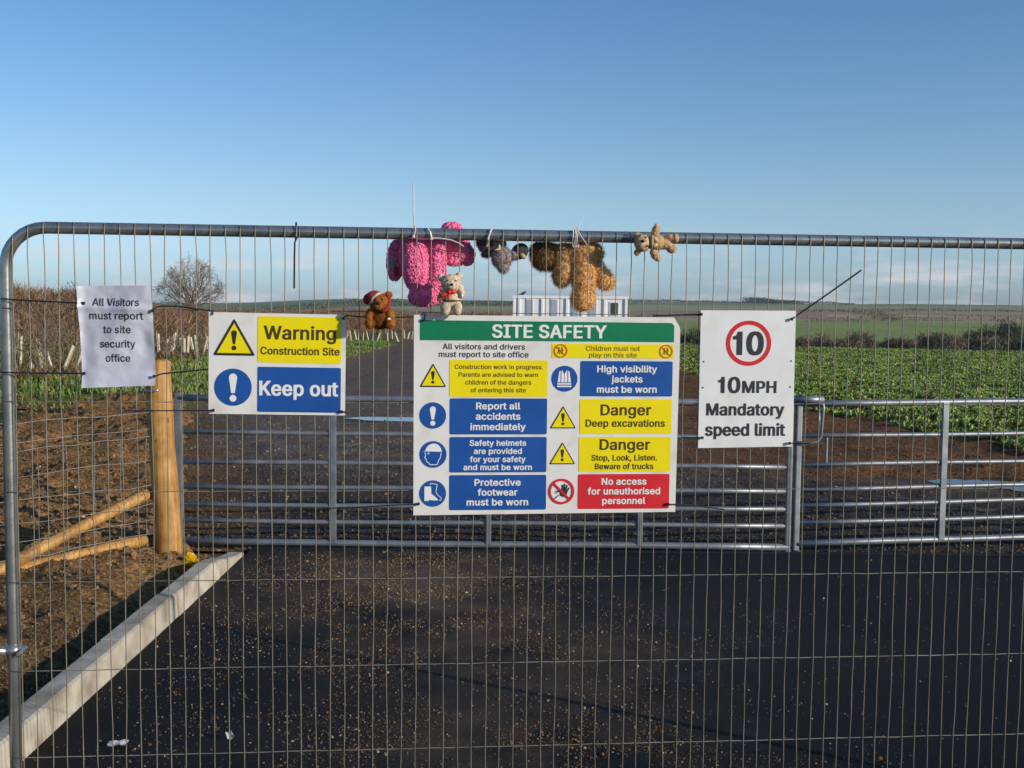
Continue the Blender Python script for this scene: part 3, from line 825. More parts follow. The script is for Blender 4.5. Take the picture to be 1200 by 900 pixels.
m.tube([(bp_.x + .22, cz + 1, z0 + .19), (bp_.x + .33, cz + 1, z0 + .17)], [0.03, 0.005], 5)
m.tube([(bp_.x - .12, cz + 1, z0 + .02), (bp_.x - .38, cz + 1, z0 - .04)], [0.06, 0.03], 5)
for s_ in (-.03, .03): m.tube([(bp_.x + .02, cz + 1 + s_, z0), (bp_.x + .02, cz + 1 + s_, Hh - .02)], 0.012, 4)
tag(m.build('bird', M['bird'], smooth=True, origin=(bp_.x, cz + 1, Hh)), 'small black bird perched on the left end of the white cabin roof', 'bird')

# ------------------------------------------------------------------ gate post, netting, braces
GB = ground_at(198.5, 655)
PB = Vector((GB.x, GB.y, -0.03)); PT = at_depth(184.5, 425, GB.y)
root = thing('gate_post', 'thick round peeled wooden gate post below the paper notice', 'post', PB)
m = MB(); pts, rs = [], []
for i in range(13):
    t = i / 12; pts.append(PB.lerp(PT, t) + Vector((0.004 * math.sin(t * 7), 0, -0.1 if i == 0 else 0))); rs.append(0.095 - 0.005 * t + 0.002 * math.sin(t * 19))
pts.append(PT + Vector((0, 0, .02))); rs.append(0.06)
m.tube(pts, rs, 20); m.build('shaft', M['wood'], root, True)
KN = mat('wood_knot', (0.12, 0.06, 0.025), (0.2, 0.1, 0.04), 0.7)
for z_, a in ((0.55, 20), (1.05, 50), (0.9, -10), (0.28, 5)):
    c = PB.lerp(PT, (z_ + .03) / 1.5); q = Vector((math.sin(R(a)), -math.cos(R(a)), 0))
    m = MB(); m.ell(c + q * 0.084, (0.012, 0.008, 0.026), None, 8, 6); m.build('knot', KN, root, True)
m = MB(); c = PB.lerp(PT, 0.865); m.tube([c + Vector((-.11, -.085, -.005)), c + Vector((.0, -.1, .0)), c + Vector((.03, -.09, .01))], 0.009, 6); m.build('hinge_bolt', M['galv'], root, True)

SF = Vector((-0.75, -0.92, 0)).normalized()      # stock fence runs toward the camera on the left
S0 = PB + Vector((-0.09, -0.05, 0.03)); LEN = 3.6
root = thing('stock_netting', 'wire livestock netting stretched leftwards from the wooden gate post', 'netting', S0)
m = MB()
hs = [1.08, 0.955, 0.895, 0.72, 0.56, 0.42, 0.30, 0.19, 0.09]
for h in hs:
    pts = []
    for i in range(19):
        t = LEN * i / 18; pts.append(S0 + SF * t + Vector((0, 0, h + 0.012 * math.sin(t * 2.2 + h * 9) + (0.006 * random.gauss(0, 1)))))
    m.tube(pts, 0.0021, 5, caps=False)
m.build('line_wire', M['stockwire'], root, True)
m = MB(); t = 0.06
while t < LEN:
    x_ = [0.0]
    pts = [S0 + SF * (t + .004 * math.sin(k * 1.7 + t * 5)) + Vector((0, 0, .09 + .805 * k / 6 + 0.0)) for k in range(7)]
    m.tube(pts, 0.0019, 5, caps=False); t += 0.2
m.build('stay_wire', M['stockwire'], root, True)

def pole(name, a, b, r, label):
    m = MB(); a, b = Vector(a), Vector(b); n = 10; pts, rs = [], []
    for i in range(n + 1):
        t = i / n; pts.append(a.lerp(b, t) + Vector((0, 0, .006 * math.sin(t * 5)))); rs.append(r * (1 + .05 * math.sin(t * 13)))
    d = (b - a).normalized()
    pts = [pts[0] - d * .012] + pts; rs = [r * .7] + rs
    m.tube(pts, rs, 14)
    return tag(m.build(name, M['wood'], smooth=True, origin=a), label, 'timber')
def on_strut(px, py, off):         # point on the netting's own plane, offset to its near side
    d = ray(px, py); nrm = Vector((SF.y, -SF.x, 0)); o = S0 + nrm * off; 
    t = (o - Vector((0, 0, EYE))).dot(nrm) / d.dot(nrm); return Vector((0, 0, EYE)) + d * t
a, b = on_strut(181, 575, 0.06), on_strut(6, 664, 0.06)
pole('wooden_brace', a, b + (b - a) * .5, 0.040, 'upper slanting peeled wooden brace leaning against the gate post')
a, b = on_strut(170, 633, 0.09), on_strut(8, 671, 0.09)
pole('wooden_brace', a, b + (b - a) * .4, 0.040, 'lower peeled wooden pole lying nearly level on the soil')

# ------------------------------------------------------------------ field gate, two leaves
def gate(label, A, B, zs, rads, ups, stiles, extra=None):
    root = thing('field_gate', label, 'gate', A, group='galvanised gate leaves across the track')
    A, B = Vector(A), Vector(B)
    at = lambda t, z: A.lerp(B, t) + Vector((0, 0, z))
    for z, r in zip(zs, rads):
        m = MB(); m.tube([at(i / 8, z + 0.003 * math.sin(i * 1.3 + z * 9)) for i in range(9)], r, 12); m.build('rail', M['gate'], root, True)
    d = (B - A).normalized(); rot = Matrix(((d.x, -d.y, 0), (d.y, d.x, 0), (0, 0, 1)))
    for t, w_, z0, z1 in stiles:
        m = MB(); m.box(at(t, (z0 + z1) / 2), (w_, 0.045, z1 - z0), rot, bevel=.008); m.build('stile', M['gate'], root)
    for t, z0, z1, w_, off in ups:
        m = MB(); c = at(t, (z0 + z1) / 2) + Vector((d.y, -d.x, 0)) * off
        m.box(c, (w_, 0.02, z1 - z0), rot, bevel=.004); m.build('upright', M['gate'], root)
    return root, at, d
GY = 8.42
gl = at_depth(211, 638, GY); gr = at_depth(924, 638.5, GY + .02)
zl = [at_depth(215, y, GY).z for y in (468, 508.5, 543.3, 573, 593.5, 613, 637.5)]
zr_ = [at_depth(905, y, GY + .02).z for y in (470, 510, 545, 573, 594, 613, 638)]
zs = [(a + b) / 2 for a, b in zip(zl, zr_)]
rads = [0.026, 0.0185, 0.0185, 0.0185, 0.0185, 0.0185, 0.026]
A = Vector((gl.x, GY, 0)); B = Vector((gr.x, GY + .02, 0))
tt = lambda px: (px - 211) / (924 - 211)
gate('long silver tubular field gate leaf hung on the wooden post', A, B, zs, rads,
     [(tt(391), zs[6], zs[0], 0.045, 0.02), (tt(572), zs[6] , zs[0], 0.04, 0.02), (tt(749), zs[6], zs[0], 0.04, 0.02)],
     [(0.0, 0.055, zs[6] - .05, zs[0] + .035), (0.998, 0.040, zs[6] - 0.06, zs[0] + .02)])
hl = at_depth(932, 638, GY + .02); B2d = Vector((4.04 - 2.14, 0.36, 0)).normalized()
A2 = Vector((hl.x, GY + .02, 0)); B2 = A2 + B2d * 4.55
def rz(y930): return at_depth(932, y930, GY + .02).z
zs2 = [rz(y) for y in (472.5, 511, 545, 574, 592.5, 613, 637.5)]
t_up = 1.22 / 4.55
root, at2, dd = gate('silver tubular field gate leaf with bent rod latch right of the speed limit sign', A2, B2, zs2, rads,
     [(t_up, zs2[6], zs2[0], 0.05, 0.02), (0.72, zs2[6], zs2[0], 0.05, 0.02), (0.145 / 4.55 + 0.02, zs2[2], zs2[1], 0.014, .0)],
     [(0.0, 0.044, zs2[6] - .05, zs2[0] + .02), (1.0, 0.055, zs2[6] - .05, zs2[0] + .02)])
m = MB(); nrm = Vector((dd.y, -dd.x, 0)) * 0.05
q = lambda px, py: at_depth(px, py, GY - 0.03)
m.tube([q(928, 472), q(955, 472.5), q(965, 474), q(965, 480), q(962.5, 512), q(958, 517), q(952, 519), q(930, 519)], 0.011, 8)
m.tube([q(960, 479), q(960, 508)], 0.009, 8)
m.tube([q(931, 468), q(965, 468.5)], 0.03, 10)
m.build('latch', M['gate'], root, True)

# ------------------------------------------------------------------ temporary mesh fence panel
ZT = 2.1005 - 0.0
u_post = fence_uv(7, 345)[0]
U_END = u_post + 3.78
root = thing('mesh_fence_panel', 'tall welded wire mesh fence panel with grey tubular frame across the whole foreground', 'fence', fence_pt(u_post, 0))
TILT = 0.0012                                       # panel stands a touch out of level
def fz(u, z): return z - TILT * u
m = MB(); RAD = 0.0205; CR = 0.135
pts = [fence_pt(u_post, 0.03), fence_pt(u_post, 0.8), fence_pt(u_post, 1.4), fence_pt(u_post, fz(u_post, ZT) - CR)]
for i in range(1, 9):
    a = R(90) * i / 8; pts.append(fence_pt(u_post + CR * (1 - math.cos(a)), fz(u_post, ZT) - CR + CR * math.sin(a)))
for i in range(1, 15): 
    u = u_post + CR + (U_END - CR - u_post - CR) * i / 14; pts.append(fence_pt(u, fz(u, ZT)))
for i in range(1, 9):
    a = R(90) * i / 8; pts.append(fence_pt(U_END - CR + CR * math.sin(a), fz(U_END, ZT) - CR + CR * math.cos(a)))
pts += [fence_pt(U_END, 0.8), fence_pt(U_END, 0.03)]
m.tube(pts, RAD, 20)
m.tube([fence_pt(u_post, 0.06), fence_pt(U_END, 0.06)], RAD * .8, 12)
m.build('frame', M['galv'], root, True)
m = MB(); HZ = [1.829, 1.514, 1.205, 0.893, 0.583, 0.277]
for i in range(0, 76):
    u = -1.684 + 0.0499 * i
    if u > U_END - 0.03: break
    ztop = fz(u, ZT)
    if u < u_post + CR: ztop += -CR + math.sqrt(max(0, CR ** 2 - (CR - (u - u_post)) ** 2))
    ztop += 0.006
    lv = [0.06] + HZ[::-1] + [ztop]
    pts = []; j = 0.0; sx = random.gauss(0, 0.0012)
    for k in range(len(lv) - 1):
        a, b = lv[k], lv[k + 1]
        pts.append(fence_pt(u + j, a, -0.0225)); j2 = random.gauss(0, 0.0016)
        for q_ in (0.33, 0.66): pts.append(fence_pt(u + j + (j2 - j) * q_ + random.gauss(0, .0007) + 0.0022 * math.sin(math.pi * q_) * (1 if (i * 7 + k) % 5 == 0 else 0), a + (b - a) * q_, -0.0225 + random.gauss(0, .0006)))
        j = j2 if k < len(lv) - 2 else 0
    pts.append(fence_pt(u + j, ztop - 0.004, -0.0225)); pts.append(fence_pt(u + j, ztop + RAD * .55, -0.019))
    m.tube(pts, 0.0017, 6, caps=True)
for z in HZ:
    n = 60
    pts = [fence_pt(u_post - .004, fz(u_post, z), -0.021)] + [fence_pt(u_post + (U_END - u_post) * i / n, fz(u_post + (U_END - u_post) * i / n, z) + random.gauss(0, .0007), -0.0185) for i in range(1, n + 1)]
    m.tube(pts, 0.0017, 6)
m.build('wire_mesh', M['wire'], root, True)
cz_ = fence_uv(12, 762)[1]
root = thing('fence_clamp', 'small galvanised clamp around the left fence post low down', 'clamp', fence_pt(u_post, cz_))
m = MB(); m.tube([fence_pt(u_post, cz_ - .022), fence_pt(u_post, cz_ + .022)], RAD + .004, 18); m.build('band', M['galv'], root, True)
m = MB(); m.tube([fence_pt(u_post - .02, cz_, -.01), fence_pt(u_post - .16, cz_ + .005, -.01)], 0.016, 10); m.build('arm', M['galv'], root, True)
m = MB(); m.tube([fence_pt(u_post + .03, cz_, -.045), fence_pt(u_post + .03, cz_, .03)], 0.007, 6); m.build('bolt', M['galv'], root)

# ------------------------------------------------------------------ lettering
# outlines of a plain grotesque alphabet: character, advance | contour; contour ... in thousandths of an em
GLYPHS = """,188|68,71 38,-119 84,-119 137,71
.188|50,41 53,24 63,9 78,-1 95,-4 113,-1 128,9 138,24 141,41 138,59 128,73 113,83 95,87 78,83 63,73 53,59
0453|60,144 69,113 80,86 95,62 111,41 130,24 151,11 174,1 199,-5 227,-7 254,-5 279,1 302,11 323,24 342,41 359,62 373,86 384,113 393,144 400,178 404,214 405,254 404,294 400,330 393,364 384,395 372,422 358,447 342,467 323,484 302,498 279,508 254,514 227,516 200,514 174,508 151,498 130,484 112,467 95,447 81,422 69,395 60,364 53,330 49,294 48,254 49,214 53,178;123,144 117,168 110,223 109,254 110,285 117,341 123,365 131,387 140,405 151,422 163,435 177,446 192,453 209,458 227,460 245,458 261,453 276,446 290,435 303,422 323,387 330,365 336,341 343,285 344,254 343,223 336,168 330,144 323,122 313,103 303,87 290,74 276,63 261,56 245,51 227,50 209,51 192,56 177,63 163,74 151,87 140,103 131,122
1340|232,0 166,0 166,352 72,352 72,404 108,408 140,422 164,446 180,484 185,509 232,509
A480|16,0 85,0 135,142 344,142 395,0 463,0 276,509 201,509;191,302 239,456 264,372 287,302 324,199 155,199
B456|125,57 125,231 248,231 279,228 306,218 327,203 342,184 352,161 355,137 354,120 349,105 341,92 330,80 315,70 296,63 272,58 245,57;60,509 60,0 247,0 275,1 301,4 324,10 344,18 362,28 377,39 390,52 400,67 408,83 417,117 418,136 417,155 414,173 409,189 402,203 385,227 363,245 339,257 315,262 315,267 336,275 356,286 373,301 387,320 395,344 398,374 397,392 394,410 381,442 371,456 359,469 345,481 329,491 310,499 266,508 241,509;125,452 240,452 263,450 283,446 299,439 313,429 323,417 330,403 334,388 336,372 333,348 323,326 308,309 288,296 265,288 238,285 125,285
C510|57,146 70,115 86,88 104,63 126,42 150,25 177,11 205,1 235,-5 267,-7 305,-4 341,5 357,11 416,49 428,62 457,107 469,142 473,160 408,160 401,136 389,114 375,96 357,81 337,69 315,60 292,55 267,53 245,54 223,59 203,66 184,76 166,89 151,105 137,123 125,145 116,168 109,194 105,223 103,254 105,285 109,314 116,340 125,364 137,385 150,403 166,419 184,432 203,443 223,450 245,454 267,456 292,454 315,449 337,440 357,428 375,413 389,395 401,373 408,348 473,348 469,367 448,418 427,447 415,460 402,471 357,498 305,513 267,516 235,514 205,508 177,498 150,484 126,466 104,445 86,421 70,393 57,362 48,329 42,293 40,254 42,215 48,179
D502|60,509 60,0 219,0 256,2 291,8 322,17 351,31 376,48 398,68 417,92 433,119 446,149 455,181 460,217 462,255 460,293 455,329 446,361 433,391 418,418 399,441 377,461 353,478 325,492 294,501 261,507 225,509;221,452 249,450 275,446 299,438 320,428 338,415 354,399 368,381 379,361 388,337 394,312 398,285 399,255 398,226 394,198 388,172 379,149 368,128 354,110 337,94 318,81 296,70 272,63 244,58 215,57 125,57 125,452
E419|125,57 125,229 355,229 355,286 125,286 125,452 372,452 372,509 60,509 60,0 375,0 375,57
F410|60,0 125,0 125,221 346,221 346,278 125,278 125,452 369,452 369,509 60,509
H517|60,0 125,0 125,232 392,232 392,0 457,0 457,509 392,509 392,289 125,289 125,509 60,509
I300|118,57 31,57 31,0 269,0 269,57 183,57 183,452 269,452 269,509 31,509 31,452 118,452
K467|60,509 60,0 125,0 125,167 198,245 372,0 449,0 243,289 448,509 364,509 174,303 124,242 125,509
L393|60,509 60,0 361,0 361,57 125,57 125,509
M628|60,0 122,0 120,435 170,291 286,0 342,0 456,291 507,436 504,0 568,0 568,509 476,509 352,187 315,73 277,187 152,509 60,509
N523|120,431 202,290 387,0 463,0 463,509 399,509 399,157 403,76 388,107 363,151 136,509 60,509 60,0 125,0 125,291
P445|60,0 125,0 125,186 235,186 263,187 289,191 312,198 332,207 350,219 366,233 379,248 390,265 398,284 404,304 409,348 404,391 398,411 390,430 379,447 366,462 350,476 332,487 312,497 289,503 263,507 235,509 60,509;252,243 233,242 125,242 125,452 232,452 268,449 297,439 318,423 333,402 342,376 344,348 342,319 333,294 318,272 297,256 284,250 269,246
R449|60,0 125,0 125,198 246,198 353,0 428,0 314,210 333,217 351,228 367,240 380,255 390,271 399,290 405,309 408,330 409,352 408,374 405,395 399,415 380,450 367,465 351,478 333,489 313,497 290,504 236,509 60,509;234,255 125,255 125,452 233,452 269,449 298,440 319,425 334,405 342,380 345,352 342,324 334,300 319,281 298,267 269,258
S447|76,45 91,31 108,19 128,9 149,1 197,-8 224,-9 252,-8 278,-4 302,2 343,21 360,34 374,48 386,64 396,81 403,99 407,118 408,139 405,171 401,185 395,198 379,220 359,238 336,252 312,264 264,279 212,293 169,308 148,319 131,334 119,352 115,376 118,398 129,418 145,435 167,448 194,456 225,459 247,457 267,453 286,447 302,437 316,426 326,412 334,396 337,378 401,378 399,397 394,415 387,433 377,449 365,463 351,476 334,488 316,498 275,511 227,516 180,511 158,506 138,498 119,488 102,476 87,463 75,448 65,431 58,413 53,393 52,372 54,348 60,326 71,307 86,289 105,274 128,260 154,249 184,239 272,214 296,205 316,193 332,179 342,161 346,139 341,114 329,92 311,74 286,60 272,55 224,49 194,52 166,59 142,71 123,88 110,110 104,137 38,137 41,115 46,96 54,77 64,60
T449|32,509 32,452 193,452 193,0 257,0 257,452 417,452 417,509
V480|192,206 84,509 16,509 204,0 278,0 463,509 395,509 267,138 241,52 215,137
W686|16,509 155,0 230,0 318,323 335,395 343,437 351,391 368,323 455,0 530,0 670,509 603,509 510,145 492,62 486,94 462,196 380,509 306,509 211,145 193,61 187,94 163,196 82,509
Y472|16,509 203,208 203,0 268,0 268,208 455,509 381,509 280,344 236,263 192,344 91,509
a389|40,58 57,32 80,12 94,5 110,-1 142,-8 160,-9 190,-6 215,1 236,12 252,25 264,38 272,52 277,52 277,0 337,0 337,251 336,272 329,306 322,320 306,343 286,360 263,372 239,379 215,383 179,384 104,364 79,346 67,335 48,308 41,291 100,274 107,288 118,301 132,313 149,322 171,329 196,331 220,329 240,322 256,311 267,297 273,279 273,243 265,235 252,230 178,220 125,211 100,203 78,193 58,179 43,161 34,138 30,108 31,90 35,73;94,87 92,105 95,124 103,139 117,150 134,159 175,168 231,176 259,182 270,186 276,190 276,138 272,115 263,93 248,74 228,59 202,49 170,45 149,47 130,52 114,61 102,72
b424|53,0 112,0 112,59 118,59 138,31 153,17 172,4 198,-5 229,-8 252,-7 274,-2 294,5 313,16 330,29 346,45 359,64 370,84 379,108 385,133 389,160 390,189 389,218 385,245 379,270 370,293 359,313 345,332 330,347 313,361 294,371 274,378 252,383 229,384 197,381 171,373 152,360 137,346 118,319 114,319 114,509 53,509;113,210 120,247 125,263 132,278 140,291 150,302 161,312 174,320 203,329 220,330 237,329 253,325 267,319 280,311 291,301 301,290 316,261 321,245 325,227 328,189 325,151 321,133 316,117 309,101 301,88 291,76 267,57 253,51 237,48 220,47 204,48 188,51 174,57 162,65 150,75 140,86 125,115 113,169
c396|36,159 40,133 46,108 56,85 68,64 82,46 98,30 117,16 137,6 159,-2 182,-7 207,-8 235,-6 261,-1 285,9 306,21 325,37 341,56 354,78 363,102 304,117 299,102 292,89 282,76 271,66 258,58 243,52 226,48 207,46 173,51 158,57 145,66 134,76 115,102 108,117 99,151 96,187 99,224 103,242 108,258 115,274 134,300 145,310 158,319 173,325 189,329 207,330 226,329 242,325 257,319 270,311 281,301 298,276 303,262 362,277 353,301 340,322 324,341 305,356 284,368 260,377 234,383 207,384 182,383 159,378 137,371 117,360 98,346 82,330 68,312 56,291 46,268 40,243 36,216 34,187
d424|39,133 46,108 55,84 66,64 79,45 94,29 111,16 130,5 151,-2 172,-7 195,-8 227,-5 252,4 272,17 287,31 307,59 313,59 313,0 372,0 372,509 311,509 311,319 306,319 287,346 272,360 253,373 228,381 196,384 173,383 151,378 131,371 112,361 95,347 79,332 66,313 55,293 46,270 39,245 35,218 34,189 35,160;103,133 99,151 96,189 99,227 103,245 108,261 115,276 124,290 133,301 145,311 157,319 172,325 187,329 205,330 221,329 237,325 251,320 263,312 275,302 293,278 300,263 305,247 309,229 312,189 309,150 305,132 293,100 284,86 274,75 263,65 250,57 236,51 221,48 205,47 188,48 172,51 158,57 145,66 134,76 124,88 115,101
e404|96,169 371,169 368,242 363,263 357,282 350,299 341,315 331,329 319,341 294,361 251,379 221,384 180,383 157,378 135,370 115,359 97,346 81,329 67,311 55,290 46,267 39,242 35,215 34,187 35,159 40,132 46,108 56,85 68,64 82,46 98,30 117,16 138,6 161,-2 185,-7 212,-8 249,-5 283,4 298,11 311,19 335,39 353,63 365,91 306,105 297,88 285,73 271,61 254,53 234,48 212,46 195,47 179,50 151,61 139,70 128,80 118,92 110,106 104,122;173,326 189,329 205,330 237,326 263,314 283,294 298,269 303,254 307,237 309,221 97,221 99,241 109,270 125,294 146,313 159,321
f254|142,0 142,327 228,327 228,379 142,379 142,419 145,443 154,460 171,470 195,474 215,472 227,468 243,521 222,527 207,529 187,530 161,527 135,519 113,505 96,486 84,461 81,432 81,379 6,379 6,327 81,327 81,0
g425|101,-41 51,-69 64,-91 82,-110 105,-127 134,-140 168,-148 207,-151 229,-150 251,-147 291,-136 324,-117 338,-104 350,-90 360,-73 367,-54 371,-32 372,-9 372,379 313,379 313,319 308,319 288,346 273,360 253,373 228,382 196,384 173,383 152,378 131,371 112,361 95,347 80,332 66,314 55,293 46,271 39,246 35,220 34,191 35,163 39,136 46,112 55,90 80,53 95,39 113,27 132,17 152,10 173,6 195,5 227,8 252,16 272,28 287,41 306,68 311,68 311,-6 310,-28 304,-47 295,-62 282,-75 267,-85 249,-92 229,-96 207,-97 178,-95 154,-88 136,-78 122,-66;109,123 103,138 99,155 96,193 99,229 103,246 115,277 124,290 134,302 145,312 158,320 172,325 188,329 205,330 222,329 251,320 264,312 275,303 285,291 300,264 312,212 312,172 300,121 285,95 264,75 251,68 237,63 222,60 205,59 188,60 172,63 158,68 145,76 124,96
h410|53,509 53,0 114,0 114,227 117,257 126,283 141,303 161,317 184,326 210,329 229,328 246,323 260,315 273,304 283,291 290,275 295,256 296,235 296,0 357,0 357,240 356,264 353,285 348,304 341,321 332,336 321,349 309,360 295,369 280,376 246,383 227,384 207,383 187,379 169,372 152,362 137,349 124,332 114,315 114,509
i167|54,455 67,446 84,443 100,446 114,455 123,468 126,483 123,499 114,512 100,521 84,524 67,521 54,512 44,499 41,483 44,468;53,379 53,0 114,0 114,379
j167|-10,-143 21,-142 52,-135 65,-129 86,-113 102,-90 111,-63 114,-30 114,379 53,379 53,-29 50,-54 40,-72 25,-83 2,-87 -10,-87;41,483 44,468 53,455 67,446 83,443 100,446 114,455 123,468 126,483 123,499 114,512 100,521 83,524 67,521 53,512 44,499
k381|114,212 114,509 53,509 53,0 114,0 114,141 154,178 294,0 372,0 201,216 360,379 284,379 121,212
l189|53,509 53,84 54,65 58,47 65,33 74,20 86,10 101,3 119,-1 139,-2 162,-1 181,3 170,54 146,52 130,54 120,62 115,77 114,99 114,509
m610|53,0 114,0 114,238 117,266 126,289 140,307 158,320 178,328 199,330 229,326 253,311 269,288 274,260 274,0 335,0 335,247 338,270 345,290 358,307 374,320 395,328 419,330 447,326 473,313 483,302 490,289 494,273 496,254 496,0 557,0 557,255 556,276 553,296 548,313 541,328 532,342 522,354 510,364 497,372 468,383 437,386 407,383 381,375 357,361 337,343 322,321 317,309 316,314 309,331 299,347 287,361 273,372 257,380 239,385 219,386 195,384 172,376 151,363 132,346 118,323 112,306 112,379 53,379
n410|53,0 114,0 114,227 117,257 126,283 141,303 161,317 184,326 210,329 229,328 246,323 260,315 273,304 283,291 290,275 295,256 296,235 296,0 357,0 357,240 356,264 353,285 348,304 341,321 332,336 321,349 309,360 295,369 280,376 246,383 227,384 207,383 187,379 169,372 152,362 137,349 124,332 112,312 112,379 53,379
o415|46,108 56,85 68,64 82,46 98,30 117,16 137,6 159,-2 182,-7 207,-8 233,-7 256,-2 278,6 299,16 317,30 333,46 347,64 359,85 369,108 376,133 380,159 381,187 380,216 376,243 369,268 359,291 347,312 333,330 317,346 299,360 278,371 256,378 233,383 207,384 182,383 159,378 137,371 117,360 98,346 82,330 68,312 56,291 46,268 40,243 36,216 34,187 36,159 40,133;108,117 99,151 96,187 99,224 103,242 108,258 115,274 134,300 145,310 158,319 173,325 189,329 207,330 226,329 242,325 257,319 270,310 282,300 292,287 300,274 307,258 312,242 316,224 319,187 316,151 307,117 300,102 292,89 282,76 270,66 257,57 242,51 226,48 207,46 173,51 158,57 145,66 134,76 115,102
p424|53,379 53,-143 114,-143 114,59 118,59 138,31 153,17 173,4 198,-5 229,-8 252,-7 274,-2 294,5 313,16 330,29 346,45 359,64 370,84 379,108 385,133 389,160 390,189 389,218 385,245 379,270 370,293 359,313 345,332 330,347 313,361 294,371 274,378 252,383 229,384 197,381 171,373 152,360 137,346 118,319 112,319 112,379;113,169 113,210 120,247 125,263 132,278 140,291 150,302 161,312 174,320 203,329 220,330 237,329 253,325 267,319 280,311 291,301 301,290 316,261 321,245 325,227 328,189 325,151 321,133 316,117 309,101 301,88 291,76 267,57 253,51 237,48 220,47 204,48 188,51 174,57 162,65 150,75 140,86 125,115
r259|112,321 112,379 53,379 53,0 114,0 114,237 117,262 126,284 140,301 159,315 182,323 207,326 243,322 243,384 213,385 196,384 166,375 152,367 130,347 115,321
s365|94,107 36,94 45,63 62,38 72,27 84,18 112,3 128,-2 182,-8 223,-5 260,6 290,24 302,35 312,47 321,61 330,90 331,107 330,125 325,142 317,158 306,171 292,183 275,194 254,202 172,223 144,232 124,243 112,258 109,277 114,299 131,317 156,329 187,333 219,328 243,316 258,298 268,277 324,290 314,316 299,339 279,358 254,372 239,378 206,384 167,384 131,377 100,363 87,354 75,343 65,332 57,319 51,305 48,290 47,274 48,255 53,237 61,222 72,208 87,196 104,186 125,177 149,170 212,155 237,147 254,136 265,121 268,103 262,81 244,62 232,55 217,50 200,46 181,45 150,49 124,60 105,79
t227|65,93 67,71 72,52 80,35 92,21 107,10 125,2 145,-3 168,-4 192,-3 213,2 202,54 185,51 170,50 150,53 136,61 128,76 126,98 126,327 204,327 204,379 126,379 126,471 65,471 65,379 6,379 6,327 65,327
u410|53,379 53,139 54,116 57,95 62,76 69,59 78,44 89,31 101,20 115,11 130,4 146,-1 164,-4 182,-5 203,-4 222,0 240,7 257,17 272,30 286,47 298,70 298,0 357,0 357,379 296,379 296,153 293,122 283,97 268,77 249,62 226,53 200,50 181,52 164,56 150,64 137,75 127,89 119,105 115,123 114,144 114,379
v389|17,379 163,0 226,0 371,379 305,379 207,104 195,59 84,379
w567|87,379 23,379 138,0 199,0 263,225 284,309 319,172 368,0 429,0 545,379 480,379 413,135 397,66 382,136 362,214 316,379 252,379 206,214 186,135 170,64 154,137
x379|21,0 91,0 148,85 165,112 189,155 231,85 287,0 358,0 224,192 352,379 282,379 191,233 147,306 100,379 29,379 155,195
y389|88,-90 61,-86 47,-139 65,-143 91,-145 117,-143 139,-136 159,-124 177,-107 191,-85 204,-58 371,379 305,379 224,155 202,87 195,60 84,379 17,379 163,-1 151,-36 141,-58 130,-74 118,-84 104,-89
 188|"""
_gl, _tc = {}, {}
for ln in GLYPHS.split('\n'):
    ch = ln[0]; adv, _, rest = ln[1:].partition('|')
    _gl[ch] = (int(adv) / 1000, [[tuple(int(v) / 1000 for v in p.split(',')) for p in c.split()] for c in rest.split(';') if c])

def area2(c): return sum(c[i][0] * c[(i + 1) % len(c)][1] - c[(i + 1) % len(c)][0] * c[i][1] for i in range(len(c)))
def fatten(loops, d):
    if not loops or d == 0: return loops
    sgn = 1 if area2(max(loops, key=lambda c: abs(area2(c)))) > 0 else -1
    res = []
    for c in loops:
        n = len(c); o = []
        for i in range(n):
            p = Vector(c[i]); e0 = (p - Vector(c[i - 1])).normalized(); e1 = (Vector(c[(i + 1) % n]) - p).normalized()
            n0, n1 = Vector((e0.y, -e0.x)) * sgn, Vector((e1.y, -e1.x)) * sgn
            b = n0 + n1
            k = 2 / max(0.7, b.dot(b)) if b.length > 1e-4 else 0
            o.append(tuple(p + b * (k * d)))
        res.append(o)
    return res

def text_geo(s, off=0.0):
    if (s, off) in _tc: return _tc[(s, off)]
    cu = bpy.data.curves.new('outline', 'CURVE'); cu.dimensions = '2D'; cu.fill_mode = 'BOTH'
    x = 0.0
    for ch in s:
        adv, loops = _gl[ch]
        for c in fatten(loops, off):
            sp = cu.splines.new('POLY'); sp.points.add(len(c) - 1); sp.use_cyclic_u = True
            sp.points.foreach_set('co', [q for p in c for q in (p[0] + x, p[1], 0, 1)])
        x += adv + off * 1.3
    o = bpy.data.objects.new('outline', cu); COL.objects.link(o)
    me = bpy.data.meshes.new_from_object(o.evaluated_get(bpy.context.evaluated_depsgraph_get()))
    V = np.array([v.co[:2] for v in me.vertices]); F = []
    for p in me.polygons:
        t = tuple(p.vertices); F.append(t if area2([V[i] for i in t]) > 0 else t[::-1])
    bpy.data.objects.remove(o); bpy.data.curves.remove(cu); bpy.data.meshes.remove(me)
    _tc[(s, off)] = (V, F); return _tc[(s, off)]
CAP = 0.509

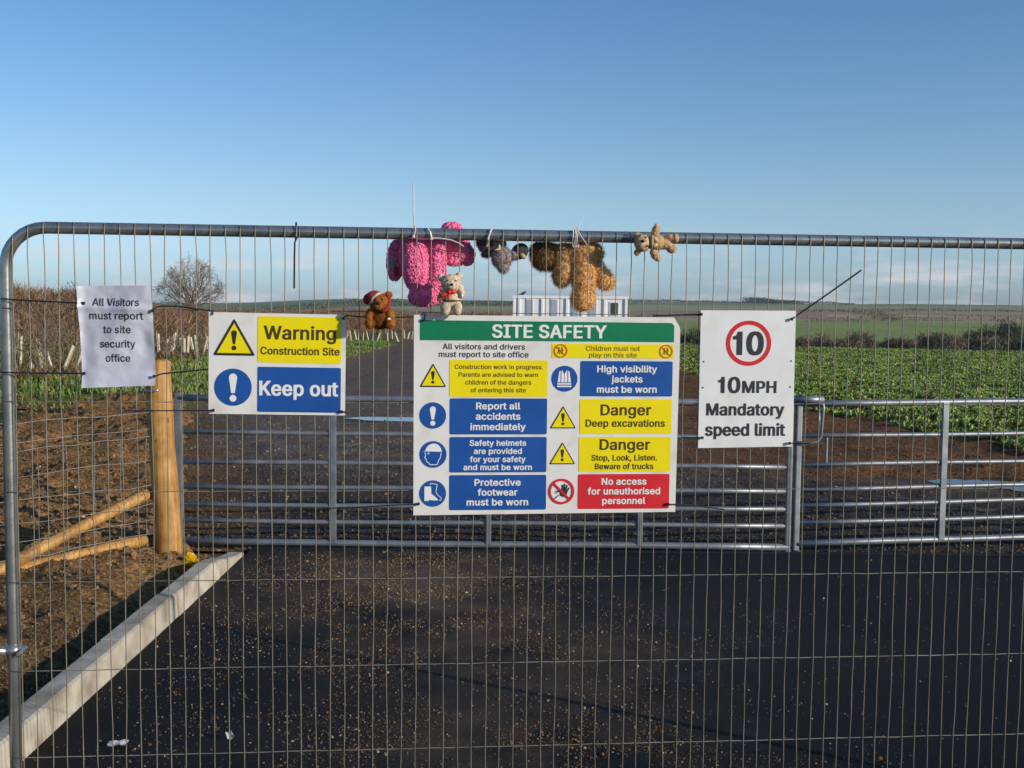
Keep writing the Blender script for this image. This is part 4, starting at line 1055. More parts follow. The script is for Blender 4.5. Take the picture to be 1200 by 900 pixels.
class Sign:
    """A board hung on the near face of the mesh. Shapes are given on the board's own drawing grid."""
    def __init__(s, name, label, cx, cy, roll=0.0, group=None, cat='sign', depth=-0.031, disp=None):
        s.cx, s.cy = cx, cy
        u, z = fence_uv(cx, cy, depth)
        u1, _ = fence_uv(cx + 10, cy, depth); _, z1 = fence_uv(cx, cy + 10, depth)
        s.sx, s.sz = (u1 - u) / 10, (z - z1) / 10
        s.root = thing(name, label, cat, fence_pt(u, z, depth), (0, roll, FTH), group, world=False)
        s.disp = disp
    def p(s, px, py, off):
        x, z = (px - s.cx) * s.sx, (s.cy - py) * s.sz
        y = -off + (s.disp(px, py) if s.disp else 0)
        return (x, y, z)
    def poly(s, mb, pts, lay): mb.add([s.p(x, y, lay) for x, y in pts], [tuple(range(len(pts)))[::-1]])
    def ring(s, mb, c, r0, r1, lay, n=48):
        vs = []
        for k in range(n):
            a = 2 * math.pi * k / n
            vs += [s.p(c[0] + r0 * math.cos(a), c[1] + r0 * math.sin(a), lay), s.p(c[0] + r1 * math.cos(a), c[1] + r1 * math.sin(a), lay)]
        mb.add(vs, [(2 * k, 2 * k + 1, (2 * k + 3) % (2 * n), (2 * k + 2) % (2 * n)) for k in range(n)])
    def disc(s, mb, c, r, lay, n=40): s.poly(mb, [(c[0] + r * math.cos(2 * math.pi * k / n), c[1] + r * math.sin(2 * math.pi * k / n)) for k in range(n)], lay)
    def rrect(s, mb, x0, y0, x1, y1, r, lay):
        pts = []
        for (cx, cy, a0) in ((x1 - r, y1 - r, 0), (x0 + r, y1 - r, 90), (x0 + r, y0 + r, 180), (x1 - r, y0 + r, 270)):
            for k in range(6):
                a = R(a0 + 18 * k); pts.append((cx + r * math.cos(a), cy + r * math.sin(a)))
        s.poly(mb, pts, lay)
    def text(s, mb, t, cx, cy, cap, width=None, lay=0.0028, bold=0.0):
        core = min(bold, 0.013); ext = bold - core          # heavier strokes: the outline printed again a hair to either side
        V, F = text_geo(t, core)
        x0, x1 = V[:, 0].min() - ext, V[:, 0].max() + ext
        k = cap / CAP; kx = width / (x1 - x0) if width else k
        for j, dx in enumerate((0, -ext, ext) if ext > 1e-6 else (0,)):
            mb.add([s.p(cx + (x + dx - (x0 + x1) / 2) * kx, cy + cap / 2 - y * k, lay + 0.00015 * j) for x, y in V], F)
    def board(s, pts, material, th=0.003, name='board'):
        m = MB(); n = len(pts)
        f = [s.p(x, y, 0) for x, y in pts]; b = [(v[0], v[1] + th, v[2]) for v in f]
        m.add(f + b, [tuple(range(n))[::-1], tuple(range(n, 2 * n))] + [(k, (k + 1) % n, n + (k + 1) % n, n + k) for k in range(n)])
        return m.build(name, material, s.root)
    def part(s, name, material, fn, parent=None, smooth=False):
        m = MB(); fn(m); return m.build(name, material, parent or s.root, smooth)

L1, L2, L3, L4 = 0.0012, 0.0020, 0.0028, 0.0036
def excl(s, mb, cx, y0, y1, w0, w1, lay):
    h = y1 - y0; rd = w0 * 0.42; yb = y1 - rd * 2 - h * .06
    pts = [(cx + w0 / 2 * math.cos(R(a)), y0 + w0 / 2 - w0 / 2 * math.sin(R(a))) for a in range(0, 181, 20)]
    pts += [(cx - w1 / 2, yb), (cx + w1 / 2, yb)]
    s.poly(mb, pts, lay); s.disc(mb, (cx, y1 - rd), rd, lay, 20)
def triangle(s, cx, y0, y1, w, bw):
    tri = [(cx, y0), (cx + w / 2, y1), (cx - w / 2, y1)]
    gx, gy = cx, y0 + (y1 - y0) * 2 / 3; k = 1 - bw
    def rt(pts, q):
        o = []
        for i in range(3):
            P0, P1, P2 = [Vector(pts[(i + j) % 3]) for j in (-1, 0, 1)]
            a = P1.lerp(P0, q); c = P1.lerp(P2, q)
            for t in (0, .25, .5, .75, 1): o.append(tuple((1 - t) ** 2 * a + 2 * t * (1 - t) * P1 + t * t * c))
        return o
    base = s.part('warning_triangle', M['ink'], lambda mb: s.poly(mb, rt(tri, .06), L1))
    s.part('triangle_face', M['yellow'], lambda mb: s.poly(mb, [(gx + (x - gx) * k, gy + (y - gy) * k) for x, y in tri], L2), base)
    h = y1 - y0
    s.part('exclamation_mark', M['ink'], lambda mb: excl(s, mb, cx, y0 + h * .32, y0 + h * .86, h * .155, h * .06, L3), base)
def panel(s, name, material, x0, y0, x1, y1, lines, ink, r=2.0, bold=0.0):
    b = s.part(name, material, lambda mb: s.rrect(mb, x0, y0, x1, y1, r, L1))
    def f(mb):
        for (t, cx, cy, cap, wd) in lines: s.text(mb, t, cx, cy, cap, wd, L2, bold)
    s.part('lettering', ink, f, b)
    return b
def blue_disc(s, c, r, fn, name='mandatory_symbol', fname='pictogram'):
    b = s.part(name, M['blue'], lambda mb: s.disc(mb, c, r, L1))
    s.part(fname, M['wink'], fn, b)

# --- warning / keep out sign
sg = Sign('warning_sign', 'white board reading Warning Construction Site above Keep out', 325, 426.5, roll=0.012)
sg.board([(245, 367.5), (405.3, 367.5), (405.3, 486), (245, 486)], [M['white']])
panel(sg, 'yellow_panel', M['yellow'], 302, 371, 400, 425, [('Warning', 351.5, 389.8, 15.2, 85), ('Construction Site', 351.8, 411, 8.6, 93)], M['oliveink'], 2, 0.022)
panel(sg, 'blue_panel', M['blue'], 302, 430, 400, 483, [('Keep out', 350.5, 455.0, 16.5, 93)], M['wink'], 2, 0.03)
triangle(sg, 274.5, 374, 417.5, 49.5, 0.2)
blue_disc(sg, (273.5, 454.5), 21.8, lambda mb: excl(sg, mb, 273.5, 438.5, 471.5, 9.6, 4.2, L2), fname='exclamation_mark')
# --- site safety board
sg = Sign('safety_board', 'large white Site Safety board with green header and many coloured panels', 640.5, 486.5, roll=0.0)
sg.board([(486.5, 371), (789, 371.5), (795.5, 381.5), (796.8, 387), (795, 601.5), (486.5, 603.5)], [M['white']])
hb = sg.part('green_header', M['green'], lambda mb: sg.poly(mb, [(493.5, 377), (786, 378), (789.5, 381), (789.5, 400.5), (493.5, 400)], L1))
sg.part('lettering', M['wink'], lambda mb: sg.text(mb, 'SITE SAFETY', 643, 389, 14.6, 134, L2, 0.028), hb)
sg.part('lettering', M['ink'], lambda mb: (sg.text(mb, 'All visitors and drivers', 567, 407, 6.4, 95, L1, 0.010), sg.text(mb, 'must report to site office', 567, 416.0, 6.4, 103.5, L1, 0.010)))
b = panel(sg, 'yellow_strip', M['yellow'], 646, 403, 789.5, 419.8, [('Children must not', 717.5, 408.2, 5.6, 63.5), ('play on this site', 717.5, 415.9, 5.6, 56)], M['brownink'], 0.5, 0.005)
def kids(mb, cx, cy):
    for dx, f in ((-2.2, 1), (2.0, -1)):
        x, y = cx + dx, cy
        sg.disc(mb, (x + .5 * f, y - 3.5), 0.95, L2, 12)
        sg.poly(mb, [(x - .8, y - 2.5), (x + 1, y - 2.5), (x + .8, y + .8), (x - .6, y + .8)], L2)
        sg.poly(mb, [(x - .6, y + .5), (x + .2, y + .5), (x - 1.6 * f, y + 4), (x - 2.3 * f, y + 3.7)], L2)
        sg.poly(mb, [(x, y + .5), (x + .8, y + .5), (x + 1.6 * f, y + 2.2), (x + 1.2 * f, y + 4), (x + .6 * f, y + 3.8)], L2)
        sg.poly(mb, [(x + .6 * f, y - 2.2), (x + 2.6 * f, y - .6), (x + 2.2 * f, y - .1), (x + .2 * f, y - 1.2)], L2)
def bar(mb, c, r, w_, lay, ang=45):
    dx, dy = math.cos(R(ang)), math.sin(R(ang)); sg.poly(mb, [(c[0] - dx * r - dy * w_, c[1] - dy * r + dx * w_), (c[0] + dx * r - dy * w_, c[1] + dy * r + dx * w_), (c[0] + dx * r + dy * w_, c[1] + dy * r - dx * w_), (c[0] - dx * r + dy * w_, c[1] - dy * r - dx * w_)], lay)
for c in ((656, 411.4), (780.2, 411.4)):
    k = sg.part('prohibition_symbol', M['orange'], lambda mb: (sg.ring(mb, c, 6.6, 8.0, L3), bar(mb, c, 6.7, .55, L3)))
    sg.part('children_figures', M['brownink'], lambda mb: kids(mb, *c), k)
panel(sg, 'yellow_panel', M['yellow'], 527.5, 422.5, 641, 465, [('Construction work in progress.', 584.5, 430.4, 5.0, 102), ('Parents are advised to warn', 584, 439.4, 5.0, 92), ('children of the dangers', 584, 448.4, 5.0, 76.5), ('of entering this site', 584, 457.4, 5.0, 64)], M['oliveink'], 1.5, 0.009)
panel(sg, 'blue_panel', M['blue'], 528, 467, 641, 509, [('Report all', 584, 475.8, 7.6, 51.5), ('accidents', 584, 487.9, 7.6, 52), ('immediately', 584, 500, 7.6, 64.5)], M['wink'], 2, 0.026)
panel(sg, 'blue_panel', M['blue'], 528, 512, 641, 553.5, [('Safety helmets', 584, 519, 6.4, 66), ('are provided', 584, 528.5, 6.4, 56), ('for your safety', 584, 538, 6.4, 65), ('and must be worn', 584, 547.4, 6.4, 80)], M['wink'], 2, 0.026)
panel(sg, 'blue_panel', M['blue'], 528, 556.5, 641, 597.7, [('Protective', 584, 565.2, 7.6, 54), ('footwear', 584, 576.8, 7.6, 46.5), ('must be worn', 584, 588.4, 7.6, 72)], M['wink'], 2, 0.026)
panel(sg, 'blue_panel', M['blue'], 679.5, 423, 788.5, 464.3, [('High visibility', 734.5, 432.2, 7.6, 71), ('jackets', 734.5, 444, 7.6, 37), ('must be worn', 734.5, 456, 7.6, 71)], M['wink'], 2, 0.026)
panel(sg, 'yellow_panel', M['yellow'], 679.5, 467.5, 788.3, 508.5, [('Danger', 734, 480.2, 12.2, 60), ('Deep excavations', 733.5, 495.8, 8.2, 94)], M['oliveink'], 1.5, 0.019)
panel(sg, 'yellow_panel', M['yellow'], 679, 512, 787.8, 553, [('Danger', 733.5, 521.0, 12.2, 60), ('Stop, Look, Listen.', 733, 536.6, 6.6, 78), ('Beware of trucks', 733, 546.8, 6.6, 69.5)], M['oliveink'], 1.5, 0.019)
panel(sg, 'red_panel', M['red'], 678.5, 556, 787.3, 597.3, [('No access', 733, 564.7, 7.6, 53.5), ('for unauthorised', 733, 576.2, 7.6, 86.5), ('personnel', 733, 587.6, 7.6, 51.5)], M['wink'], 2, 0.026)
triangle(sg, 508.5, 426.5, 454, 31, 0.17)
triangle(sg, 659.8, 475.5, 502, 31, 0.15)
triangle(sg, 659.5, 518, 544.2, 31, 0.15)
blue_disc(sg, (508.5, 487), 15.4, lambda mb: excl(sg, mb, 508.5, 476.5, 498.8, 7.0, 3.0, L2), fname='exclamation_mark')
def helmet(mb):
    pts = [(497.2, 528.6), (500, 528), (501.2, 524.6), (504, 521.3), (508, 519.6), (512, 519.7), (515.5, 521.6), (518, 525), (519.2, 529.2)]
    sg.poly(mb, pts, L2)
    face = [(499.5, 530), (500.6, 533), (499.2, 536.4), (501.2, 537.5), (501, 539.4), (502.6, 541.4), (504.4, 542.4), (505.4, 544.4), (514, 544), (515, 540), (517.3, 536), (518.4, 530)]
    cx, cy = 509, 536
    for a, b in zip(face[:-1], face[1:]):
        A_, B_ = Vector(a), Vector(b); d = (B_ - A_).normalized(); n_ = Vector((-d.y, d.x)) * .42
        sg.poly(mb, [tuple(A_ + n_), tuple(B_ + n_), tuple(B_ - n_), tuple(A_ - n_)], L2)
    sg.disc(mb, (503.8, 531), 1.0, L2, 10)
blue_disc(sg, (509, 532.3), 15.6, helmet)
def boot(mb):
    sg.poly(mb, [(499.2, 569.8), (506.8, 569.6), (507.2, 578), (514.5, 584.2), (514.5, 586.2), (507.5, 585.8), (504.5, 585.2), (504.3, 586.6), (499.2, 586.6)], L2)
    out_ = [(505.6, 568), (506.2, 566), (514, 567.3), (512.4, 576), (514, 579.4), (518.8, 583.2), (518.4, 585.6), (516, 585.8)]
    for a, b in zip(out_[:-1], out_[1:]):
        A_, B_ = Vector(a), Vector(b); d = (B_ - A_).normalized(); n_ = Vector((-d.y, d.x)) * .38
        sg.poly(mb, [tuple(A_ + n_), tuple(B_ + n_), tuple(B_ - n_), tuple(A_ - n_)], L2)
blue_disc(sg, (508.8, 578), 15.5, boot)
def vest(mb):
    for f in (-1, 1):
        x = 660.7
        sg.poly(mb, [(x + f * 0.3, 438.5), (x + f * 2.6, 434), (x + f * 3.3, 434.2), (x + f * 3.6, 448), (x + f * 0.3, 448)], L2)
        sg.poly(mb, [(x + f * 4.4, 434.6), (x + f * 6, 435.4), (x + f * 6.6, 440), (x + f * 7.8, 448), (x + f * 4.6, 448)], L2)
    sg.poly(mb, [(652.7, 449), (668.7, 449), (668.9, 450.7), (652.5, 450.7)], L2)
    sg.poly(mb, [(652.5, 451.9), (669, 451.9), (669, 453.6), (652.5, 453.6)], L2)
blue_disc(sg, (661, 443.8), 15.2, vest)
c = (659, 576.2)
k = sg.part('prohibition_symbol', M['red'], lambda mb: (sg.ring(mb, c, 12.4, 15.2, L3), bar(mb, c, 12.8, 1.35, L3, 45)))
def hand(mb):
    sg.poly(mb, [(657.5, 575), (662, 572), (666.5, 575.5), (665.5, 580), (661.5, 583), (657.5, 581)], L2)
    for (x0, y0, x1, y1, w_) in ((660.2, 574, 660.2, 568.4, .75), (662.4, 573, 663, 567, .75), (664.4, 574, 665.8, 568.6, .75), (666, 576, 668.2, 571.8, .7), (658.2, 577, 654.5, 575.4, .8)):
        A_, B_ = Vector((x0, y0)), Vector((x1, y1)); d = (B_ - A_).normalized(); n_ = Vector((-d.y, d.x)) * w_
        sg.poly(mb, [tuple(A_ + n_), tuple(B_ + n_), tuple(B_ - n_), tuple(A_ - n_)], L2)
    sg.ring(mb, (653.2, 577.2), 1.0, 1.6, L2, 14)
    A_, B_ = Vector((656, 580.5)), Vector((651, 585)); d = (B_ - A_).normalized(); n_ = Vector((-d.y, d.x)) * .45
    sg.poly(mb, [tuple(A_ + n_), tuple(B_ + n_), tuple(B_ - n_), tuple(A_ - n_)], L2)
sg.part('hand_figure', M['ink'], hand, k)
# --- speed limit sign
sg = Sign('speed_limit_sign', 'tall white sign with red ringed 10 and Mandatory speed limit lettering', 875.5, 444.5, roll=0.0)
sg.board([(820, 364.5), (930.8, 364), (931.2, 523.6), (820, 525.3)], [M['alu']])
k = sg.part('red_ring', M['red'], lambda mb: sg.ring(mb, (876.3, 402.3), 21.6, 26.4, L1))
sg.part('lettering', M['ink'], lambda mb: sg.text(mb, '10', 876, 402.4, 26, 36, L1, 0.036), k)
k = sg.part('lettering', M['ink'], lambda mb: sg.text(mb, '10', 854.8, 451.2, 18, 26, L1, 0.03))
for q_ in (('MPH', 890.2, 453.4, 13.4, 40), ('Mandatory', 874.5, 479.8, 13.6, 91.5), ('speed limit', 874.8, 503.6, 14, 94)): sg.part('lettering', M['ink'], lambda mb: sg.text(mb, *q_, L1, 0.028))
for c in ((824.3, 424), (926.5, 422.8), (824, 454.5), (926.3, 453.3)): sg.part('bolt_hole', M['ink'], lambda mb: sg.disc(mb, c, 1.0, L1, 12))
# --- paper notice
def pdisp(px, py):
    a = 0.010 * math.exp(-((py - 361 - (px - 137) * .03) / 5.0) ** 2) * (-0.6)
    b = 0.004 * math.sin((px - 92) * .07 + py * .035) + 0.006 * math.exp(-((px - 168) / 8) ** 2 - ((py - 400) / 25) ** 2)
    c_ = -0.010 * ((py - 395) / 60) ** 2 * sstep(430, 456, py) - 0.012 * math.exp(-((px - 92) / 5) ** 2) * .6
    t = 0.006 * math.exp(-((px - 181) / 7) ** 2 - ((py - 364) / 7) ** 2) + 0.006 * math.exp(-((px - 181) / 7) ** 2 - ((py - 440) / 7) ** 2)
    f_ = 0.0035 * fr(px * 0.05, py * 0.05, 1.0, 3, 7) + 0.004 * abs(((px * .8 + py * .6) % 46) / 46 - .5)
    return (a + b + c_ + t) * 1.4 + f_ - 0.007
sg = Sign('paper_notice', 'crumpled white paper notice telling All Visitors to report to site security', 137, 394, cat='notice', disp=pdisp)
m = MB(); nx, ny = 40, 52; vs = []
def pq(s_, t_):
    L_ = lerp3((92.5, 336, 0), (97.2, 454.3, 0), t_); R_ = lerp3((178.6, 334.3, 0), (182.3, 451.6, 0), t_)
    return L_[0] + (R_[0] - L_[0]) * s_, L_[1] + (R_[1] - L_[1]) * s_
for j in range(ny + 1):
    for i in range(nx + 1):
        x, y = pq(i / nx, j / ny); vs.append(sg.p(x, y, 0))
f1 = [(j * (nx + 1) + i, (j + 1) * (nx + 1) + i, (j + 1) * (nx + 1) + i + 1, j * (nx + 1) + i + 1) for j in range(ny) for i in range(nx)]
N_ = len(vs); m.add(vs + [(v[0], v[1] + .0006, v[2]) for v in vs], f1 + [tuple(N_ + i for i in f[::-1]) for f in f1])
m.build('sheet', M['paper'], sg.root, True)
for t_, cx_, cy_, wd_ in (('All Visitors', 137.2, 354.2, 55), ('must report', 137.2, 370, 63), ('to site', 138, 386, 32.5), ('security', 138.5, 402.8, 41), ('office', 138.8, 419.4, 28)):
    sg.part('lettering', M['ink'], lambda mb: sg.text(mb, t_, cx_, cy_, 8.4, wd_, 0.0012, 0.013))

# ------------------------------------------------------------------ cable ties
def tie(label, path, r=0.0022, material='black', head=True, flat=0.0):
    pts = [fence_px(x, y, o) for x, y, o in path]
    m = MB(); m.tube(pts, r, 6)
    if head: m.box(pts[0], (0.008, 0.008, 0.010), bevel=.001)
    return tag(m.build('cable_tie', M[material], smooth=False, origin=pts[0]), label, 'cable tie', 'cable ties holding things to the fence')
FR, BK = -0.040, 0.010
tie('black cable tie round the top tube, its long tail hanging straight down', [(347, 279, -.028), (347.5, 272, -.026), (347.5, 264, -.024), (347, 261, 0), (347, 264, .025), (346.5, 281, .02), (345.5, 284, -.02), (345, 300, -.026), (344.7, 338, -.03)], 0.0032)
tie('black cable tie with long tail pointing up right from the speed limit sign', [(928, 374, FR), (932, 371, -.028), (942, 364, -.03), (975, 341, -.045), (1009.5, 316.5, -.06)], 0.003)
tie('black cable tie joining the left post to the top of the paper notice', [(98, 355.3, -.042), (70, 354, -.034), (30, 352, -.034), (1, 350, -.034)], 0.0030)
tie('black cable tie joining the left post to the lower part of the paper notice', [(98.5, 437.5, -.045), (70, 437.3, -.034), (30, 437, -.034), (1, 436, -.034)], 0.0028)
tie('wavy black cable tie between the paper notice and the warning sign top', [(179, 364, -.046), (183, 360, -.034), (190, 358.5, -.03), (210, 359, -.03), (230, 362, -.03), (250, 364.5, -.034), (249, 369, -.036)], 0.0028)
tie('black cable tie from the lower right of the paper notice to the warning sign', [(180.5, 441, -.046), (190, 438, -.03), (215, 435.5, -.03), (246, 432.5, -.028)], 0.0028)
tie('thin black cable tie running left from the lower corner of the warning sign', [(250, 480.8, FR), (240, 481, -.03), (200, 481.2, -.028), (146, 481.5, -.028)], 0.0022)
tie('short black cable tie through the top right corner of the warning sign', [(402.5, 373, FR), (406, 369.5, -.034), (418, 371, -.027), (432, 371.5, -.027)], 0.0026)
tie('tiny black cable tie at the lower right corner of the warning sign', [(400.5, 482.6, FR), (403, 482.7, FR), (406, 482.8, -.028), (408, 482.8, 0)], 0.0026)
tie('short black cable tie at the top left corner of the safety board', [(497.5, 374.5, FR), (498, 370, -.034), (497, 366, -.02), (490, 371, -.027), (462, 372, -.027)], 0.0024)
tie('black cable tie running left from the lower left corner of the safety board', [(490.5, 590.5, FR), (484, 591, -.030), (450, 592.5, -.03), (418, 594.5, -.034), (380, 595.8, -.04)], 0.0024)
tie('black cable tie running right from the lower right corner of the safety board', [(783, 591, FR), (792, 591, -.036), (815, 592.5, -.03), (850, 597.5, -.036)], 0.0022)
tie('black cable tie from the top of the safety board to the speed limit sign', [(822, 368.3, FR), (818, 368.3, -.034), (790, 369.3, -.024), (765, 370.3, -.022)], 0.0030)
tie('small black cable tie at the lower left corner of the speed limit sign', [(823, 513, FR), (815, 513, -.03), (800, 512.5, -.026)], 0.0024)
tie('small black cable tie at the lower right corner of the speed limit sign', [(925, 519.5, FR), (932, 519, -.03), (950, 519.5, -.026)], 0.0024)
tie('pale cable tie with tall thin tail standing up above the pink toy', [(485, 277, -.028), (487, 270, -.028), (486.3, 264.5, -.02), (485.6, 266, .015), (484.6, 250, .0), (484.5, 213, -.01)], 0.0022, 'whitetie')
tie('pale cable tie looped on the tube, its tail curving right across the pink toy', [(506, 279.5, -.030), (504, 272, -.029), (501, 267, -.022), (500.5, 268, .01)], 0.0034, 'whitetie')
tie('thin pale cable tie tail curving right in front of the pink toy', [(506, 279, -.031), (515, 279, -.03), (528, 281, -.031), (538, 285, -.033), (543.5, 289, -.034)], 0.0022, 'whitetie', False)
tie('pale cable tie holding the grey toy to the tube', [(571.5, 287, .005), (572, 280, -.028), (574.5, 272, -.028), (576.5, 267, -.02), (577, 269, .02)], 0.0030, 'whitetie')
# white string tying the brown bear
m = MB()
for dx, o in ((0, 0), (2.5, .003), (4, -.002), (6, .004)):
    m.tube([fence_px(671 + dx, 288, -.005), fence_px(671.5 + dx * .8, 278, -.028 + o), fence_px(672 + dx, 270, -.026), fence_px(673 + dx, 267.5, -.01), fence_px(673 + dx, 271, .024), fence_px(672 + dx, 290, .01)], 0.0022, 5)
m.tube([fence_px(677, 269, -.02), fence_px(681, 262, -.01), fence_px(684.5, 252, 0), fence_px(686.5, 248, 0)], 0.0012, 4)
m.tube([fence_px(677.5, 271, -.027), fence_px(683, 280, -.028), fence_px(688, 287, -.026)], 0.0016, 4)
tag(m.build('string', M['whitetie'], origin=fence_px(675, 270)), 'frayed white string tied round the tube above the brown bear', 'string')

# ------------------------------------------------------------------ soft toys
class Toy:
    def __init__(s, name, label, cx, cy, depth, cat='soft toy'):
        s.cx, s.cy, s.d = cx, cy, depth
        s.o = fence_px(cx, cy, depth)
        s.k = 1 / 338.0
        s.root = thing(name, label, cat, s.o, (0, 0, FTH), None, world=False)
    def p(s, px, py, dep): return Vector(((px - s.cx) * s.k, -dep * s.k, (s.cy - py) * s.k))
    def body(s, ells, voxel=0.003, colf=None, tuft=0, tl=0.01, tw=0.0016, name='body', knob=0, knob_r=0.004, grav=0.5, smooth=3, lump=0.0016):
        m = MB()
        for (px, py, dep, rx, ry, rz, rot) in ells:
            m.ell(s.p(px, py, dep), (rx * s.k, rz * s.k, ry * s.k), Matrix.Rotation(R(rot), 3, 'Y'), 20, 12)
        tmp = m.build('tmp', M['plush'])
        rm = tmp.modifiers.new('r', 'REMESH'); rm.mode = 'VOXEL'; rm.voxel_size = voxel
        sm = tmp.modifiers.new('s', 'SMOOTH'); sm.factor = 0.5; sm.iterations = smooth
        dg = bpy.context.evaluated_depsgraph_get()
        me = bpy.data.meshes.new_from_object(tmp.evaluated_get(dg))
        n = len(me.vertices)
        V = np.array([v.co[:] for v in me.vertices]); N = np.array([v.normal[:] for v in me.vertices])
        F = [tuple(p.vertices) for p in me.polygons]
        old = tmp.data; bpy.data.objects.remove(tmp); bpy.data.meshes.remove(old); bpy.data.meshes.remove(me)
        bump = np.array([noise.fractal(Vector(v) * 110, 0.8, 2, 3) for v in V])
        V = V + N * (bump * lump)[:, None]
        cf = colf or (lambda px, py, dep: (0.5, 0.5, 0.5))
        pxs = V[:, 0] / s.k + s.cx; pys = s.cy - V[:, 2] / s.k; dps = -V[:, 1] / s.k
        C = np.array([cf(a, b, c) for a, b, c in zip(pxs, pys, dps)])
        F = list(F); VV, CC = [V], [C]; base = n
        if tuft:
            idx = RNG.integers(0, n, tuft)
            rv = RNG.normal(0, 1, (tuft, 3)); d = N[idx] + 0.55 * rv; d[:, 2] -= grav
            d /= np.linalg.norm(d, axis=1)[:, None]
            L = tl * RNG.uniform(.5, 1.3, tuft)[:, None]
            sd = np.cross(d, RNG.normal(0, 1, (tuft, 3))); sd /= np.linalg.norm(sd, axis=1)[:, None] + 1e-9
            p0 = V[idx] - N[idx] * .0012
            T = np.stack([p0 - sd * tw, p0 + sd * tw, p0 + d * L], 1).reshape(-1, 3)
            ct = C[idx] * RNG.uniform(.82, 1.22, (tuft, 1))
            CC.append(np.repeat(ct, 3, 0)); VV.append(T)
            F += [(base + 3 * i, base + 3 * i + 1, base + 3 * i + 2) for i in range(tuft)]; base += 3 * tuft
        if knob:
            idx = RNG.integers(0, n, knob)
            ctr = V[idx] + N[idx] * knob_r * 0.15
            sz = knob_r * RNG.uniform(.7, 1.25, (knob, 1, 1))
            K = ICO_V[None] * RNG.uniform(.7, 1.2, (knob, 1, 3)) * sz + ctr[:, None, :]
            CC.append(np.repeat(C[idx] * RNG.uniform(.85, 1.15, (knob, 1)), len(ICO_V), 0)); VV.append(K.reshape(-1, 3))
            F += [tuple(base + i * len(ICO_V) + int(q) for q in f) for i in range(knob) for f in ICO_F]
        return np_build(name, np.concatenate(VV), F, M['plush'], np.concatenate(CC), parent=s.root, smooth=True)
    def blob(s, name, ells, material, parent=None):
        m = MB()
        for (px, py, dep, rx, ry, rz, rot) in ells: m.ell(s.p(px, py, dep), (rx * s.k, rz * s.k, ry * s.k), Matrix.Rotation(R(rot), 3, 'Y'), 12, 8)
        return m.build(name, material, parent or s.root, True)
    def strip(s, name, pts, r, material, parent=None):
        m = MB(); m.tube([s.p(*q) for q in pts], r * s.k, 8); return m.build(name, material, parent or s.root, True)

def cv(*c): return lambda a, b, d: c
PINK = (0.90, 0.20, 0.38)
t = Toy('plush_toy', 'big bobbly bright pink plush toy hanging behind the tube', 505, 305, 0.075)
bo = t.body([(487, 312, 10, 17, 35, 17, -6), (477, 300, 6, 10, 20, 13, 0), (512, 314, 9, 10.5, 35, 13, 4), (517, 332, 8, 7, 22, 11, 0), (498, 348, 8, 20, 12.5, 14, -4), (506, 340, 8, 14, 15, 12, 0), (502, 318, 3, 13, 34, 12, 0),
             (463, 305, -14, 11, 25, 11, 4), (502, 284, -4, 37, 10, 13, 0), (534, 292, -12, 20, 19, 13, 0), (549, 298, -16, 9.5, 12, 10, 0), (530, 303, -2, 8, 8, 8, 0), (530, 267, -2, 12, 8, 10, 0), (530, 278, -8, 12, 14, 10, 0)],
            0.003, cv(*PINK), knob=8000, knob_r=0.0034, tuft=300, tl=.006, smooth=2)
t.blob('sole_patch', [(459.5, 311, -3.5, 3.4, 9, 2, -12)], mat('grey_patch', (0.25, 0.25, 0.28), rough=.8), bo)
t.blob('sole_heart', [(463, 318, -3.4, 3.2, 8, 2, -10)], mat('dark_red_patch', (0.35, 0.02, 0.04), rough=.8), bo)
t.strip('seam', [(512, 292, 25), (519, 294, 23), (531, 299, 8), (545, 303, 0)], 0.55, M['ink'], bo)

t = Toy('plush_toy', 'shaggy grey plush toy hanging head down beside the pink toy', 585, 298, 0.045)
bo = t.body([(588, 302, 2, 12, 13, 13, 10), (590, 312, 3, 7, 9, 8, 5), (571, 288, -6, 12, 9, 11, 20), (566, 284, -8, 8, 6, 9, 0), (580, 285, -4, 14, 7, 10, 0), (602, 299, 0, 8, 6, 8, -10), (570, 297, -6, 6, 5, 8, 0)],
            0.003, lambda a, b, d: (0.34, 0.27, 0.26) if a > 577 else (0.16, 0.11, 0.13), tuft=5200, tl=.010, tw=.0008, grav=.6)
f = t.blob('dark_hood', [(610, 294, -2, 11, 9.5, 10, -35)], mat('dark_green_felt', (0.018, 0.025, 0.02), (0.03, 0.035, 0.03), .8), bo)
t.blob('gold_patch', [(612.5, 300, 6, 4.5, 3.2, 4, 40)], mat('gold_felt', (0.42, 0.33, 0.10), rough=.7), f)
t.blob('face_thread', [(582, 293, 13, 4, 1.2, 1.5, -10), (584, 290, 13, 1.5, 3, 1.5, 0)], mat('cream_thread', (0.6, 0.52, 0.35), rough=.8), bo)

